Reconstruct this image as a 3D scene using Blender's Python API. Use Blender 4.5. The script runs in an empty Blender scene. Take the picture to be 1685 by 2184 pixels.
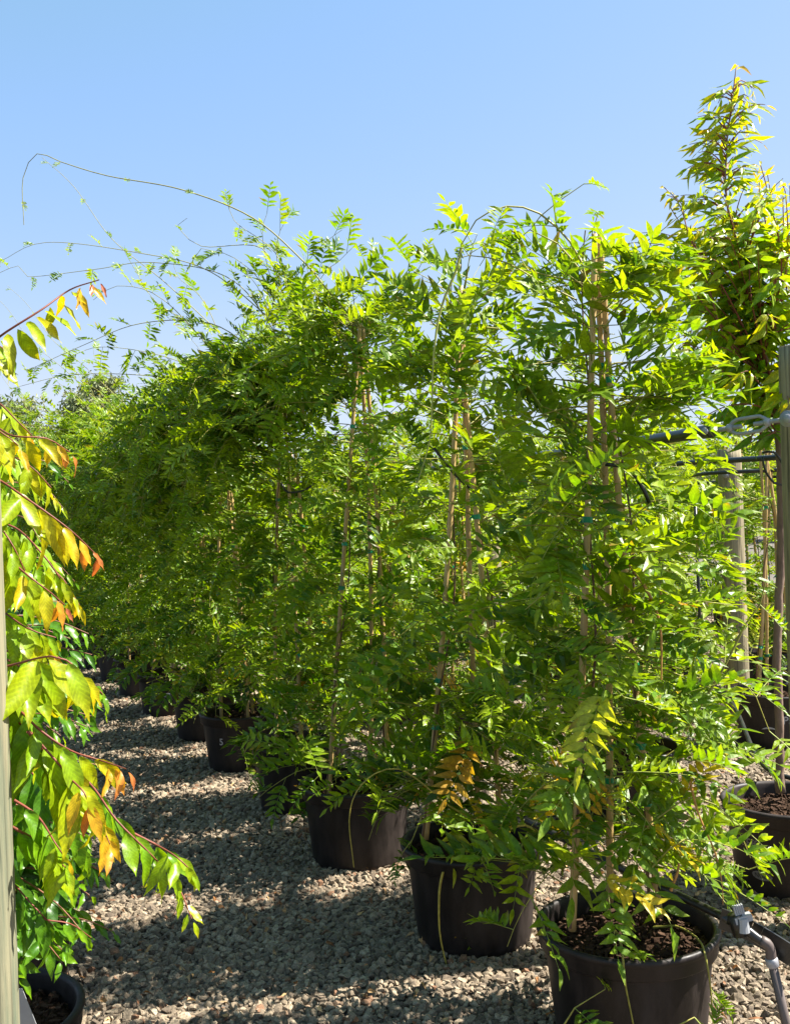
import bpy, math, random
import numpy as np
from mathutils import Vector, Matrix

# ------------------------------------------------------------------ camera, world, sun
SC = bpy.context.scene
COL = SC.collection
CAM_H = 1.65
ROLL = math.radians(2.2)
FPX = 35.0/36.0*2184.0
cr = np.array([math.cos(ROLL), 0, -math.sin(ROLL)])
cu = np.array([math.sin(ROLL), 0, math.cos(ROLL)])
cf = np.array([0, 1.0, 0])
cam_d = bpy.data.cameras.new('camera')
cam_d.sensor_fit = 'VERTICAL'; cam_d.sensor_height = 36; cam_d.lens = 35
cam_d.clip_start = 0.05; cam_d.clip_end = 3000
cam = bpy.data.objects.new('camera', cam_d); COL.objects.link(cam)
M = Matrix.Identity(4)
for i in range(3):
    M[i][0] = cr[i]; M[i][1] = cu[i]; M[i][2] = -cf[i]
M[2][3] = CAM_H
cam.matrix_world = M
SC.camera = cam

def P(x, y, d):
    """point seen at (x, y) of a 1685 x 2184 frame, at d metres into the scene"""
    v = cf + cr*(x-842.5)/FPX + cu*(1092.0-y)/FPX
    return np.array([v[0]*d, d, v[2]*d + CAM_H])

SUN_EL, SUN_AZ = 50.0, 7.0          # azimuth: degrees from +X towards +Y
se, sa = math.radians(SUN_EL), math.radians(SUN_AZ)
SUNV = np.array([math.cos(se)*math.cos(sa), math.cos(se)*math.sin(sa), math.sin(se)])
w = bpy.data.worlds.new('World'); SC.world = w; w.use_nodes = True
nt = w.node_tree
bg = nt.nodes['Background']
sky = nt.nodes.new('ShaderNodeTexSky'); sky.sky_type = 'NISHITA'; sky.sun_disc = False
sky.sun_elevation = se; sky.sun_rotation = math.radians(90 - SUN_AZ)
sky.altitude = 0; sky.air_density = 1.0; sky.dust_density = 0.45; sky.ozone_density = 1.5
# milder gradient: even blue that pales gently towards the horizon
sp_ = nt.nodes.new('ShaderNodeSeparateColor'); cb_ = nt.nodes.new('ShaderNodeCombineColor'); nt.links.new(sky.outputs[0], sp_.inputs[0])
for i_, (g_, k_, mx_) in enumerate(((0.80, 1.04, 2.75), (0.445, 1.60, 3.25), (1.0, 1.0, 4.0))):
    a_ = nt.nodes.new('ShaderNodeMath'); a_.operation = 'POWER'; a_.inputs[1].default_value = g_; nt.links.new(sp_.outputs[i_], a_.inputs[0])
    b_ = nt.nodes.new('ShaderNodeMath'); b_.operation = 'MULTIPLY'; b_.inputs[1].default_value = k_; nt.links.new(a_.outputs[0], b_.inputs[0])
    c_ = nt.nodes.new('ShaderNodeMath'); c_.operation = 'MINIMUM'; c_.inputs[1].default_value = mx_; nt.links.new(b_.outputs[0], c_.inputs[0])
    nt.links.new(c_.outputs[0], cb_.inputs[i_])
nt.links.new(cb_.outputs[0], bg.inputs[0]); bg.inputs[1].default_value = 0.08
sl = bpy.data.lights.new('sun', 'SUN'); sl.energy = 5.0; sl.angle = math.radians(0.5); sl.color = (1.0, 0.95, 0.86)
so = bpy.data.objects.new('sun', sl); COL.objects.link(so)
so.rotation_euler = Vector(SUNV).to_track_quat('Z', 'Y').to_euler()
SC.view_settings.view_transform = 'Standard'; SC.view_settings.look = 'None'
SC.view_settings.exposure = 1.70; SC.view_settings.gamma = 1.0
SC.render.engine = 'CYCLES'
SC.cycles.max_bounces = 6; SC.cycles.diffuse_bounces = 2; SC.cycles.transmission_bounces = 4

# ------------------------------------------------------------------ materials
def new_mat(name):
    m = bpy.data.materials.new(name); m.use_nodes = True
    n = m.node_tree.nodes; b = n['Principled BSDF']
    return m, n, m.node_tree.links, b

def ramp(n, stops):
    r = n.new('ShaderNodeValToRGB'); e = r.color_ramp.elements
    while len(e) < len(stops): e.new(0.5)
    for k, (p, c) in enumerate(stops):
        e[k].position = p; e[k].color = (*c, 1)
    return r

def mat_noise(name, stops, scale=20, stretch=(1, 1, 1), rough=0.6, bump=0.0, bscale=None, detail=6, spec=0.5, metallic=0, grain=0):
    m, n, l, b = new_mat(name)
    tc = n.new('ShaderNodeTexCoord'); mp = n.new('ShaderNodeMapping'); mp.inputs['Scale'].default_value = stretch
    l.new(tc.outputs['Object'], mp.inputs[0])
    nz = n.new('ShaderNodeTexNoise'); nz.inputs['Scale'].default_value = scale; nz.inputs['Detail'].default_value = detail
    nz.inputs['Roughness'].default_value = 0.65
    l.new(mp.outputs[0], nz.inputs['Vector'])
    r = ramp(n, stops); l.new(nz.outputs['Fac'], r.inputs[0]); l.new(r.outputs[0], b.inputs['Base Color'])
    if grain:
        g1 = n.new('ShaderNodeMapping'); g1.inputs['Scale'].default_value = (55, 55, 1.3); l.new(tc.outputs['Object'], g1.inputs[0])
        g2 = n.new('ShaderNodeTexNoise'); g2.inputs['Scale'].default_value = 1.6; g2.inputs['Detail'].default_value = 5; g2.inputs['Distortion'].default_value = 0.4; l.new(g1.outputs[0], g2.inputs['Vector'])
        g3 = ramp(n, [(0.32, (1-grain,)*3), (0.46, (1.0, 1.0, 1.0)), (0.7, (1.12, 1.12, 1.1))]); l.new(g2.outputs['Fac'], g3.inputs[0])
        g4 = n.new('ShaderNodeVectorMath'); g4.operation = 'MULTIPLY'; l.new(r.outputs[0], g4.inputs[0]); l.new(g3.outputs[0], g4.inputs[1]); l.new(g4.outputs[0], b.inputs['Base Color'])
    b.inputs['Roughness'].default_value = rough; b.inputs['Specular IOR Level'].default_value = spec
    b.inputs['Metallic'].default_value = metallic
    if bump:
        n2 = n.new('ShaderNodeTexNoise'); n2.inputs['Scale'].default_value = bscale or scale*2; n2.inputs['Detail'].default_value = 8
        l.new(mp.outputs[0], n2.inputs['Vector'])
        bp = n.new('ShaderNodeBump'); bp.inputs['Strength'].default_value = bump; bp.inputs['Distance'].default_value = 0.01
        l.new(n2.outputs['Fac'], bp.inputs['Height']); l.new(bp.outputs[0], b.inputs['Normal'])
    return m

def leaf_mat(name, trans=0.38, rough=0.38, tcol=(2.3, 2.1, 0.40), coat=0.0, spec=0.28, veins=3.5, vamp=0.12):
    m, n, l, b = new_mat(name)
    at = n.new('ShaderNodeAttribute'); at.attribute_name = 'tint'
    tc = n.new('ShaderNodeTexCoord')
    nz = n.new('ShaderNodeTexNoise'); nz.inputs['Scale'].default_value = 90; nz.inputs['Detail'].default_value = 4
    l.new(tc.outputs['Object'], nz.inputs['Vector'])
    mr = n.new('ShaderNodeMapRange'); mr.inputs[1].default_value = 0.3; mr.inputs[2].default_value = 0.7
    mr.inputs[3].default_value = 0.72; mr.inputs[4].default_value = 1.2
    l.new(nz.outputs['Fac'], mr.inputs[0])
    f1 = n.new('ShaderNodeMath'); f1.operation = 'MULTIPLY'; f1.inputs[1].default_value = veins*6.2832; l.new(at.outputs['Alpha'], f1.inputs[0])
    f2 = n.new('ShaderNodeMath'); f2.operation = 'SINE'; l.new(f1.outputs[0], f2.inputs[0])
    f3 = n.new('ShaderNodeMath'); f3.operation = 'POWER'; f3.inputs[1].default_value = 6; l.new(f2.outputs[0], f3.inputs[0])
    f4 = n.new('ShaderNodeMath'); f4.operation = 'MULTIPLY_ADD'; f4.inputs[1].default_value = vamp; l.new(f3.outputs[0], f4.inputs[0]); l.new(mr.outputs[0], f4.inputs[2])
    mr = f4
    mu = n.new('ShaderNodeVectorMath'); mu.operation = 'SCALE'
    l.new(at.outputs['Color'], mu.inputs[0]); l.new(mr.outputs[0], mu.inputs['Scale'])
    l.new(mu.outputs[0], b.inputs['Base Color'])
    b.inputs['Roughness'].default_value = rough; b.inputs['Specular IOR Level'].default_value = spec
    b.inputs['Coat Weight'].default_value = coat; b.inputs['Coat Roughness'].default_value = 0.25
    bp = n.new('ShaderNodeBump'); bp.inputs['Strength'].default_value = 0.25; bp.inputs['Distance'].default_value = 0.004
    l.new(nz.outputs['Fac'], bp.inputs['Height']); l.new(bp.outputs[0], b.inputs['Normal'])
    m2 = n.new('ShaderNodeVectorMath'); m2.operation = 'MULTIPLY'; m2.inputs[1].default_value = tcol
    l.new(mu.outputs[0], m2.inputs[0])
    tr = n.new('ShaderNodeBsdfTranslucent'); l.new(m2.outputs[0], tr.inputs['Color'])
    mx = n.new('ShaderNodeMixShader'); mx.inputs[0].default_value = trans
    l.new(b.outputs[0], mx.inputs[1]); l.new(tr.outputs[0], mx.inputs[2])
    l.new(mx.outputs[0], n['Material Output'].inputs['Surface'])
    return m

def attr_mat(name, rough=0.6):
    m, n, l, b = new_mat(name)
    at = n.new('ShaderNodeAttribute'); at.attribute_name = 'tint'
    tc = n.new('ShaderNodeTexCoord')
    nz = n.new('ShaderNodeTexNoise'); nz.inputs['Scale'].default_value = 60; nz.inputs['Detail'].default_value = 5
    l.new(tc.outputs['Object'], nz.inputs['Vector'])
    mr = n.new('ShaderNodeMapRange'); mr.inputs[1].default_value = 0.3; mr.inputs[2].default_value = 0.7
    mr.inputs[3].default_value = 0.7; mr.inputs[4].default_value = 1.25
    l.new(nz.outputs['Fac'], mr.inputs[0])
    mu = n.new('ShaderNodeVectorMath'); mu.operation = 'SCALE'
    l.new(at.outputs['Color'], mu.inputs[0]); l.new(mr.outputs[0], mu.inputs['Scale'])
    l.new(mu.outputs[0], b.inputs['Base Color']); b.inputs['Roughness'].default_value = rough
    return m

def plastic_mat(name, base, dust, rough=0.45):
    """black moulded plastic with scuffs and dried dust"""
    m, n, l, b = new_mat(name)
    tc = n.new('ShaderNodeTexCoord'); mp = n.new('ShaderNodeMapping'); mp.inputs['Scale'].default_value = (1, 1, 0.25)
    l.new(tc.outputs['Object'], mp.inputs[0])
    a = n.new('ShaderNodeTexNoise'); a.inputs['Scale'].default_value = 14; a.inputs['Detail'].default_value = 8; a.inputs['Roughness'].default_value = 0.7
    l.new(mp.outputs[0], a.inputs['Vector'])
    c = n.new('ShaderNodeTexNoise'); c.inputs['Scale'].default_value = 220; c.inputs['Detail'].default_value = 3
    l.new(tc.outputs['Object'], c.inputs['Vector'])
    r1 = ramp(n, [(0.42, (0, 0, 0)), (0.75, (1, 1, 1))]); l.new(a.outputs['Fac'], r1.inputs[0])
    r2 = ramp(n, [(0.55, (0, 0, 0)), (0.72, (1, 1, 1))]); l.new(c.outputs['Fac'], r2.inputs[0])
    ad = n.new('ShaderNodeMath'); ad.operation = 'MULTIPLY_ADD'; ad.inputs[1].default_value = 0.35; ad.use_clamp = True
    l.new(r2.outputs[0], ad.inputs[0]); l.new(r1.outputs[0], ad.inputs[2])
    mx = n.new('ShaderNodeMix'); mx.data_type = 'RGBA'
    mx.inputs['A'].default_value = (*base, 1); mx.inputs['B'].default_value = (*dust, 1)
    l.new(ad.outputs[0], mx.inputs['Factor']); l.new(mx.outputs['Result'], b.inputs['Base Color'])
    b.inputs['Specular IOR Level'].default_value = 0.32
    rr = n.new('ShaderNodeMapRange'); rr.inputs[3].default_value = rough; rr.inputs[4].default_value = 0.75
    l.new(ad.outputs[0], rr.inputs[0]); l.new(rr.outputs[0], b.inputs['Roughness'])
    return m

MAT = {}
MAT['leaf'] = leaf_mat('climber_leaf')
MAT['broad'] = leaf_mat('broad_leaf', trans=0.4, rough=0.36, coat=0.12, tcol=(2.0, 1.7, 0.5), veins=5.5, vamp=0.22)
MAT['gum'] = leaf_mat('gum_leaf', trans=0.2, rough=0.5, tcol=(1.2, 1.3, 0.8))
MAT['stem'] = attr_mat('stem')
MAT['cane'] = mat_noise('bamboo', [(0.3, (0.34, 0.20, 0.07)), (0.55, (0.50, 0.33, 0.13)), (0.8, (0.60, 0.43, 0.20))], 8, (6, 6, 0.7), 0.5, 0.15, 60)
MAT['pot'] = plastic_mat('pot_plastic', (0.008, 0.006, 0.0055), (0.040, 0.029, 0.024))
MAT['pot_brown'] = plastic_mat('pot_plastic_faded', (0.018, 0.013, 0.012), (0.05, 0.038, 0.033), 0.5)
MAT['soil'] = mat_noise('potting_mix', [(0.3, (0.0156, 0.00858, 0.00468)), (0.55, (0.0468, 0.02652, 0.0156)), (0.75, (0.1092, 0.0702, 0.0429))], 60, rough=0.95, bump=1.0, bscale=90, spec=0.1)
MAT['chip'] = mat_noise('bark_chip', [(0.3, (0.0273, 0.01404, 0.0078)), (0.6, (0.0702, 0.039, 0.0234)), (0.8, (0.1326, 0.0858, 0.0546))], 25, rough=0.9, bump=0.6, spec=0.15)
MAT['tie'] = mat_noise('green_tape', [(0.3, (0.0, 0.19, 0.085)), (0.7, (0.01, 0.30, 0.14))], 30, rough=0.35)
MAT['post'] = mat_noise('treated_pine', grain=0.55, stops= [(0.25, (0.1106, 0.09213, 0.05897)), (0.45, (0.2369, 0.2007, 0.1264)), (0.62, (0.3317, 0.275, 0.1685)), (0.8, (0.2527, 0.2451, 0.1544))], scale=5, stretch=(9, 9, 0.55), rough=0.8, bump=0.7, bscale=14, spec=0.2)
MAT['post_green'] = mat_noise('treated_pine_green', grain=0.45, stops= [(0.3, (0.0858, 0.1092, 0.0741)), (0.48, (0.1794, 0.1716, 0.1092)), (0.6, (0.2262, 0.2028, 0.1287)), (0.8, (0.1638, 0.156, 0.0936))], scale=4, stretch=(7, 7, 0.5), rough=0.75, bump=0.5, bscale=16, spec=0.2)
MAT['pipe'] = mat_noise('black_poly_pipe', [(0.35, (0.008, 0.009, 0.008)), (0.8, (0.035, 0.032, 0.028))], 20, (1, 1, 1), 0.32)
MAT['galv'] = mat_noise('galvanised_steel', [(0.3, (0.24, 0.24, 0.26)), (0.7, (0.38, 0.38, 0.40))], 40, rough=0.5, metallic=0.25, bump=0.2)
MAT['grey_pipe'] = mat_noise('grey_riser', [(0.3, (0.0858, 0.0624, 0.05616)), (0.7, (0.1326, 0.1053, 0.0936))], 12, (1, 1, 0.4), 0.55)
MAT['white'] = mat_noise('white_plastic', [(0.3, (0.2808, 0.2886, 0.3042)), (0.7, (0.3588, 0.3666, 0.3744))], 14, rough=0.45)
MAT['print'] = mat_noise('white_print', [(0.3, (0.2808, 0.2808, 0.2964)), (0.7, (0.39, 0.39, 0.39))], 60, rough=0.6)
MAT['print_dim'] = mat_noise('grey_print', [(0.3, (0.13, 0.12, 0.12)), (0.7, (0.2, 0.19, 0.19))], 60, rough=0.6)
MAT['bark'] = mat_noise('smooth_bark', [(0.3, (0.0936, 0.0507, 0.0312)), (0.5, (0.1794, 0.1131, 0.078)), (0.75, (0.2652, 0.195, 0.1443))], 12, (1, 1, 0.4), 0.75, 0.5, 50)
MAT['green_line'] = mat_noise('green_stripe', [(0.3, (0.0, 0.10, 0.03)), (0.7, (0.0, 0.16, 0.05))], 30)
MAT['dead'] = leaf_mat('dry_leaf', trans=0.15, rough=0.6, tcol=(1.2, 1.0, 0.6))

# ------------------------------------------------------------------ mesh helpers
def link(o, parent=None):
    COL.objects.link(o)
    if parent is not None: o.parent = parent
    return o

def tag(o, label=None, cat=None, group=None, kind=None):
    if label: o['label'] = label
    if cat: o['category'] = cat
    if group: o['group'] = group
    if kind: o['kind'] = kind
    return o

def empty(name, loc, label, cat, group=None, rz=0.0):
    o = bpy.data.objects.new(name, None); o.empty_display_size = 0.1
    o.location = tuple(loc); o.rotation_euler = (0, 0, rz)
    link(o); tag(o, label, cat, group)
    return o

def nrm(v):
    v = np.asarray(v, float); return v/(np.linalg.norm(v, axis=-1, keepdims=True)+1e-12)

class MB:
    """collects vertices, faces and a tint per vertex; builds one mesh"""
    def __init__(s): s.v = []; s.q = []; s.t = []; s.c = []; s.a = []; s.n = 0
    def add(s, v, q=None, t=None, c=(0.5, 0.5, 0.5), a=None):
        v = np.asarray(v, float).reshape(-1, 3)
        s.v.append(v); s.a.append(np.ones(len(v)) if a is None else a)
        if q is not None and len(q): s.q.append(np.asarray(q, int).reshape(-1, 4)+s.n)
        if t is not None and len(t): s.t.append(np.asarray(t, int).reshape(-1, 3)+s.n)
        c = np.asarray(c, float)
        if c.ndim == 1: c = np.tile(c, (len(v), 1))
        s.c.append(c); s.n += len(v)
    def tube(s, pts, r, sides=6, c=(0.5, 0.5, 0.5), cap=True):
        pts = np.asarray(pts, float); k = len(pts)
        r = np.asarray(r, float)
        if r.ndim and len(r) != k: r = np.interp(np.linspace(0, 1, k), np.linspace(0, 1, len(r)), r)
        r = np.broadcast_to(r, (k,))
        tg = np.gradient(pts, axis=0); tg = nrm(tg)
        ref = np.array([0, 0, 1.0]) if abs(tg[0][2]) < 0.9 else np.array([1.0, 0, 0])
        a = nrm(np.cross(tg, ref)); b = np.cross(tg, a)
        for i in range(1, k):
            a[i] = nrm(a[i-1]-tg[i]*np.dot(a[i-1], tg[i])); b[i] = np.cross(tg[i], a[i])
        th = np.arange(sides)*2*math.pi/sides
        ring = pts[:, None, :] + r[:, None, None]*(np.cos(th)[None, :, None]*a[:, None, :]+np.sin(th)[None, :, None]*b[:, None, :])
        q = []
        for i in range(k-1):
            for j in range(sides):
                j2 = (j+1) % sides
                q.append((i*sides+j, i*sides+j2, (i+1)*sides+j2, (i+1)*sides+j))
        v = ring.reshape(-1, 3); t = []
        if cap:
            v = np.vstack([v, pts[:1], pts[-1:]]); n0 = k*sides
            for j in range(sides):
                j2 = (j+1) % sides
                t.append((n0, j2, j)); t.append((n0+1, (k-1)*sides+j, (k-1)*sides+j2))
        s.add(v, q, t, c)
    def lathe(s, prof, sides=48, c=(0.5, 0.5, 0.5), centre=(0, 0, 0), wob=0.0):
        prof = np.asarray(prof, float); k = len(prof)
        th = np.arange(sides)*2*math.pi/sides
        rr = prof[:, 0][:, None]*(1+wob*np.cos(2*th+0.7)[None, :])
        v = np.stack([rr*np.cos(th), rr*np.sin(th), np.repeat(prof[:, 1][:, None], sides, 1)], -1).reshape(-1, 3)+np.array(centre)
        q = [(i*sides+j, i*sides+(j+1) % sides, (i+1)*sides+(j+1) % sides, (i+1)*sides+j) for i in range(k-1) for j in range(sides)]
        s.add(v, q, None, c)
    def box(s, lo, hi, c=(0.5, 0.5, 0.5), R=None, off=None):
        x0, y0, z0 = lo; x1, y1, z1 = hi
        v = np.array([(x0, y0, z0), (x1, y0, z0), (x1, y1, z0), (x0, y1, z0), (x0, y0, z1), (x1, y0, z1), (x1, y1, z1), (x0, y1, z1)], float)
        if R is not None: v = v@np.asarray(R).T
        if off is not None: v = v+np.asarray(off)
        s.add(v, [(0, 3, 2, 1), (4, 5, 6, 7), (0, 1, 5, 4), (1, 2, 6, 5), (2, 3, 7, 6), (3, 0, 4, 7)], None, c)
    def mesh(s, name, smooth=False):
        me = bpy.data.meshes.new(name)
        v = np.vstack(s.v); nq = sum(len(x) for x in s.q); ntr = sum(len(x) for x in s.t)
        me.vertices.add(len(v)); me.vertices.foreach_set('co', v.ravel())
        idx = []
        if nq: idx.append(np.vstack(s.q).ravel())
        if ntr: idx.append(np.vstack(s.t).ravel())
        idx = np.concatenate(idx)
        me.loops.add(len(idx)); me.loops.foreach_set('vertex_index', idx.astype(np.int32))
        me.polygons.add(nq+ntr)
        st = np.concatenate([np.arange(nq)*4, nq*4+np.arange(ntr)*3]).astype(np.int32)
        me.polygons.foreach_set('loop_start', st)
        me.polygons.foreach_set('use_smooth', np.full(nq+ntr, smooth))
        at = me.attributes.new('tint', 'FLOAT_COLOR', 'POINT')
        c = np.vstack(s.c); c4 = np.ones((len(c), 4)); c4[:, :3] = c; c4[:, 3] = np.concatenate(s.a)
        at.data.foreach_set('color', c4.ravel().astype(np.float32))
        me.update(calc_edges=True); me.validate()
        return me
    def build(s, name, mat, parent=None, smooth=False, offset=None):
        if offset is not None: s.v = [x-np.asarray(offset) for x in s.v]
        me = s.mesh(name, smooth); me.materials.append(MAT[mat] if isinstance(mat, str) else mat)
        return link(bpy.data.objects.new(name, me), parent)

# leaflet template: stations along the blade, three vertices across
ST_S = np.array([0, 0.16, 0.40, 0.68, 1.0])
ST_W = np.array([0, 0.72, 1.0, 0.66, 0.0])
TV = [(0, 0)] + [(k, sd) for k in (1, 2, 3) for sd in (-1, 0, 1)] + [(4, 0)]
TS = np.array([ST_S[k] for k, sd in TV]); TW = np.array([ST_W[k]*sd for k, sd in TV])
TE = np.array([abs(sd) for k, sd in TV], float)
TQ = np.array([(1, 2, 5, 4), (2, 3, 6, 5), (4, 5, 8, 7), (5, 6, 9, 8)])
TT = np.array([(0, 2, 1), (0, 3, 2), (7, 8, 10), (8, 9, 10)])
def template(ss, ww, ac):
    S = [0.0]; W = [0.0]
    for a, b_ in zip(ss, ww):
        for c in ac: S.append(a); W.append(b_*c)
    S.append(1.0); W.append(0.0); na = len(ac); q = []; t = []
    for k in range(len(ss)-1):
        for j in range(na-1): a = 1+k*na+j; q.append((a, a+1, a+na+1, a+na))
    for j in range(na-1):
        t.append((0, 2+j, 1+j)); a = 1+(len(ss)-1)*na+j; t.append((a, a+1, len(S)-1))
    S = np.array(S); W = np.array(W); E = np.abs(np.array([0.0]+list(ac)*len(ss)+[0.0]))
    return S, W, E, np.array(q), np.array(t)
LO = (TS, TW, TE, TQ, TT)
HI = template([0.06, 0.16, 0.28, 0.42, 0.56, 0.70, 0.82, 0.92], [0.36, 0.70, 0.92, 1.0, 0.90, 0.66, 0.38, 0.14], [-1, -0.5, 0, 0.5, 1])

class Leaves:
    def __init__(s, seed=0, fold=0.35, curl=0.25, wave=0.12, tmpl=None):
        s.tm = tmpl or LO
        s.p = []; s.u = []; s.n = []; s.L = []; s.W = []; s.c = []; s.tp = []
        s.rng = np.random.default_rng(seed); s.fold = fold; s.curl = curl; s.wave = wave
    def add(s, p, u, n, L, W, c, tip=None):
        s.p.append(p); s.u.append(u); s.n.append(n); s.L.append(L); s.W.append(W); s.c.append(c); s.tp.append(c if tip is None else tip)
    def to(s, mb, offset=None):
        TS, TW, TE, TQ, TT = s.tm
        p = np.array(s.p); u = nrm(s.u); n = np.array(s.n); L = np.array(s.L)[:, None]; W = np.array(s.W)[:, None]
        N = len(p)
        n = nrm(n-u*np.sum(n*u, 1, keepdims=True)); v = np.cross(n, u)
        R = s.rng
        fold = (s.fold*(0.3+1.1*R.random((N, 1)))); curl = s.curl*(R.normal(0.7, 0.8, (N, 1)))
        wv = s.wave*R.normal(0, 1, (N, len(TS)))*TE[None] if s.tm is LO else s.wave*np.sin(TS[None]*R.uniform(9, 17, (N, 1))+R.uniform(0, 6, (N, 1))+np.sign(TW)[None]*1.3)*TE[None]**2*1.3
        lat = s.wave*0.5*R.normal(0, 1, (N, 1))
        z = fold*np.abs(TW)[None]*W*0.5*TE[None] - curl*L*TS[None]**2 + wv*W
        x = TS[None]*L; y = TW[None]*W*0.5 + lat*L*TS[None]**2
        co = p[:, None]+u[:, None]*x[..., None]+v[:, None]*y[..., None]+n[:, None]*z[..., None]
        if offset is not None: co = co-np.asarray(offset)
        base = (np.arange(N)*len(TS))[:, None, None]
        q = (TQ[None]+base).reshape(-1, 4); t = (TT[None]+base).reshape(-1, 3)
        c = np.array(s.c)[:, None]; tp = np.array(s.tp)[:, None]
        f = np.clip(TS[None, :, None]**2.5+TE[None, :, None]*0.12, 0, 1)
        col = c*(1-f)+tp*f
        mid = (1-TE)[None, :, None]*0.25
        col = col*(1+mid)
        ph = np.tile((TS-0.42*np.abs(TW)*0.55)[None], (N, 1)).ravel()
        mb.add(co.reshape(-1, 3), q, t, col.reshape(-1, 3), ph)

UP = np.array([0, 0, 1.0])
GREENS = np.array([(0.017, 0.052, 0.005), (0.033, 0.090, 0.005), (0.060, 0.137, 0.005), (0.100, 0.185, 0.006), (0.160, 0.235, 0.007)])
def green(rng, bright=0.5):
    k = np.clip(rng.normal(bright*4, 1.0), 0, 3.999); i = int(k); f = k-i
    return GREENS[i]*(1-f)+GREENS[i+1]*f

def pinnate(LV, ST, rng, p, d, L, npair, ll, lw, bright, lift=None, detail=True, autumn=0.0, stemc=(0.22, 0.26, 0.03), sag=None):
    d = nrm(d); n0 = nrm(UP*0.5+SUNV*0.6+np.array([0, -0.3, 0])+rng.normal(0, 0.3, 3))
    if lift is None: lift = rng.uniform(0.0, 1.0)
    if sag is None: sag = rng.uniform(0.1, 0.5)
    col = green(rng, bright)
    if rng.random() < autumn: col = np.array([(0.42, 0.33, 0.02), (0.36, 0.20, 0.02), (0.30, 0.33, 0.03)][rng.integers(3)])
    tipc = col*0.75+np.array((0.26, 0.24, 0.02))*0.35
    pts = [np.array(p, float)]; dd = d.copy(); seg = L/6
    for k in range(6):
        dd = nrm(dd-UP*sag*0.16+rng.normal(0, 0.03, 3)); pts.append(pts[-1]+dd*seg)
    pts = np.array(pts)
    if detail: ST.tube(pts[[0, 2, 4, 6]], [0.0018, 0.0015, 0.0012, 0.0007], 3, stemc, cap=False)
    for i in range(npair+1):
        t = 0.22+0.78*i/npair; x = t*6; k = min(int(x), 5); q = pts[k]+(pts[k+1]-pts[k])*(x-k)
        tg = nrm(pts[k+1]-pts[k]); side = nrm(np.cross(tg, n0)); n = np.cross(side, tg)
        sc = (0.75+0.35*math.sin(math.pi*min(t, 0.95)))*rng.uniform(0.85, 1.12)
        if i == npair:
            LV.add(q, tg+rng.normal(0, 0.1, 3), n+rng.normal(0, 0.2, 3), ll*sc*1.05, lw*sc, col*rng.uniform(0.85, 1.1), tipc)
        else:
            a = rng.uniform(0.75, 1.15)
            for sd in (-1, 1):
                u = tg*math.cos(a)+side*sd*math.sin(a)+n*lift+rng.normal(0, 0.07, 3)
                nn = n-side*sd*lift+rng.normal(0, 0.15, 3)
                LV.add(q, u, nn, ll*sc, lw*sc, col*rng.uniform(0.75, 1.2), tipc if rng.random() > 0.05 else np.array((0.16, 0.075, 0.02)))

def shoot(LV, ST, rng, p, d, length, droop, bright=0.5, step=0.075, ls=1.0, r=0.003, jitter=0.08, bend=None, start=0.0, autumn=0.0, windx=0.0, pts=None, tiny=0.0):
    """a vine with pinnate leaves at its nodes; returns its points"""
    if pts is None:
        n = max(3, int(length/0.05)); pts = [np.array(p, float)]; d = nrm(d)
        for k in range(n):
            d = nrm(d-UP*droop*0.05+rng.normal(0, jitter, 3)+(bend if bend is not None else 0)); pts.append(pts[-1]+d*length/n)
        pts = np.array(pts)
    else:
        pts = smooth(pts, 0.05)
    k = len(pts); acc = 0; sgn = rng.choice([-1, 1])
    ST.tube(pts, np.linspace(r, r*0.4, k), 4, np.array((0.26, 0.25, 0.035))*(1-0.2*bright)+np.array((0.12, 0.06, 0.02))*(0.5*(1-bright)), cap=False)
    total = np.sum(np.linalg.norm(np.diff(pts, axis=0), axis=1)); run = 0
    for i in range(1, k):
        seg = np.linalg.norm(pts[i]-pts[i-1]); acc += seg; run += seg
        t = run/total
        if acc >= step and t >= start:
            acc = 0; tg = nrm(pts[i]-pts[i-1]); side = nrm(np.cross(tg, UP)+1e-6)
            th = rng.uniform(-0.9, 0.9)
            o = side*sgn*math.cos(th)+UP*math.sin(th); sgn = -sgn
            dr = nrm(tg*rng.uniform(0.2, 0.8)+o+np.array([windx, 0, 0.05]))
            sc = ls*(1.0-0.45*t)*rng.uniform(0.75, 1.15)*(1-tiny)
            npair = int(rng.integers(5, 8))
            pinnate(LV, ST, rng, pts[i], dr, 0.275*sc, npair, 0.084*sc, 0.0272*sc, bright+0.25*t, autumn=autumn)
    return pts

def smooth(pts, step=0.05):
    """Catmull-Rom through the given points"""
    pts = np.array(pts, float)
    e = np.vstack([2*pts[0]-pts[1], pts, 2*pts[-1]-pts[-2]]); out = []
    for i in range(1, len(e)-2):
        p0, p1, p2, p3 = e[i-1], e[i], e[i+1], e[i+2]
        n = max(1, int(np.linalg.norm(p2-p1)/step))
        for j in range(n):
            t = j/n
            out.append(0.5*((2*p1)+(-p0+p2)*t+(2*p0-5*p1+4*p2-p3)*t*t+(-p0+3*p1-3*p2+p3)*t**3))
    out.append(e[-2]); return np.array(out)

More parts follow.
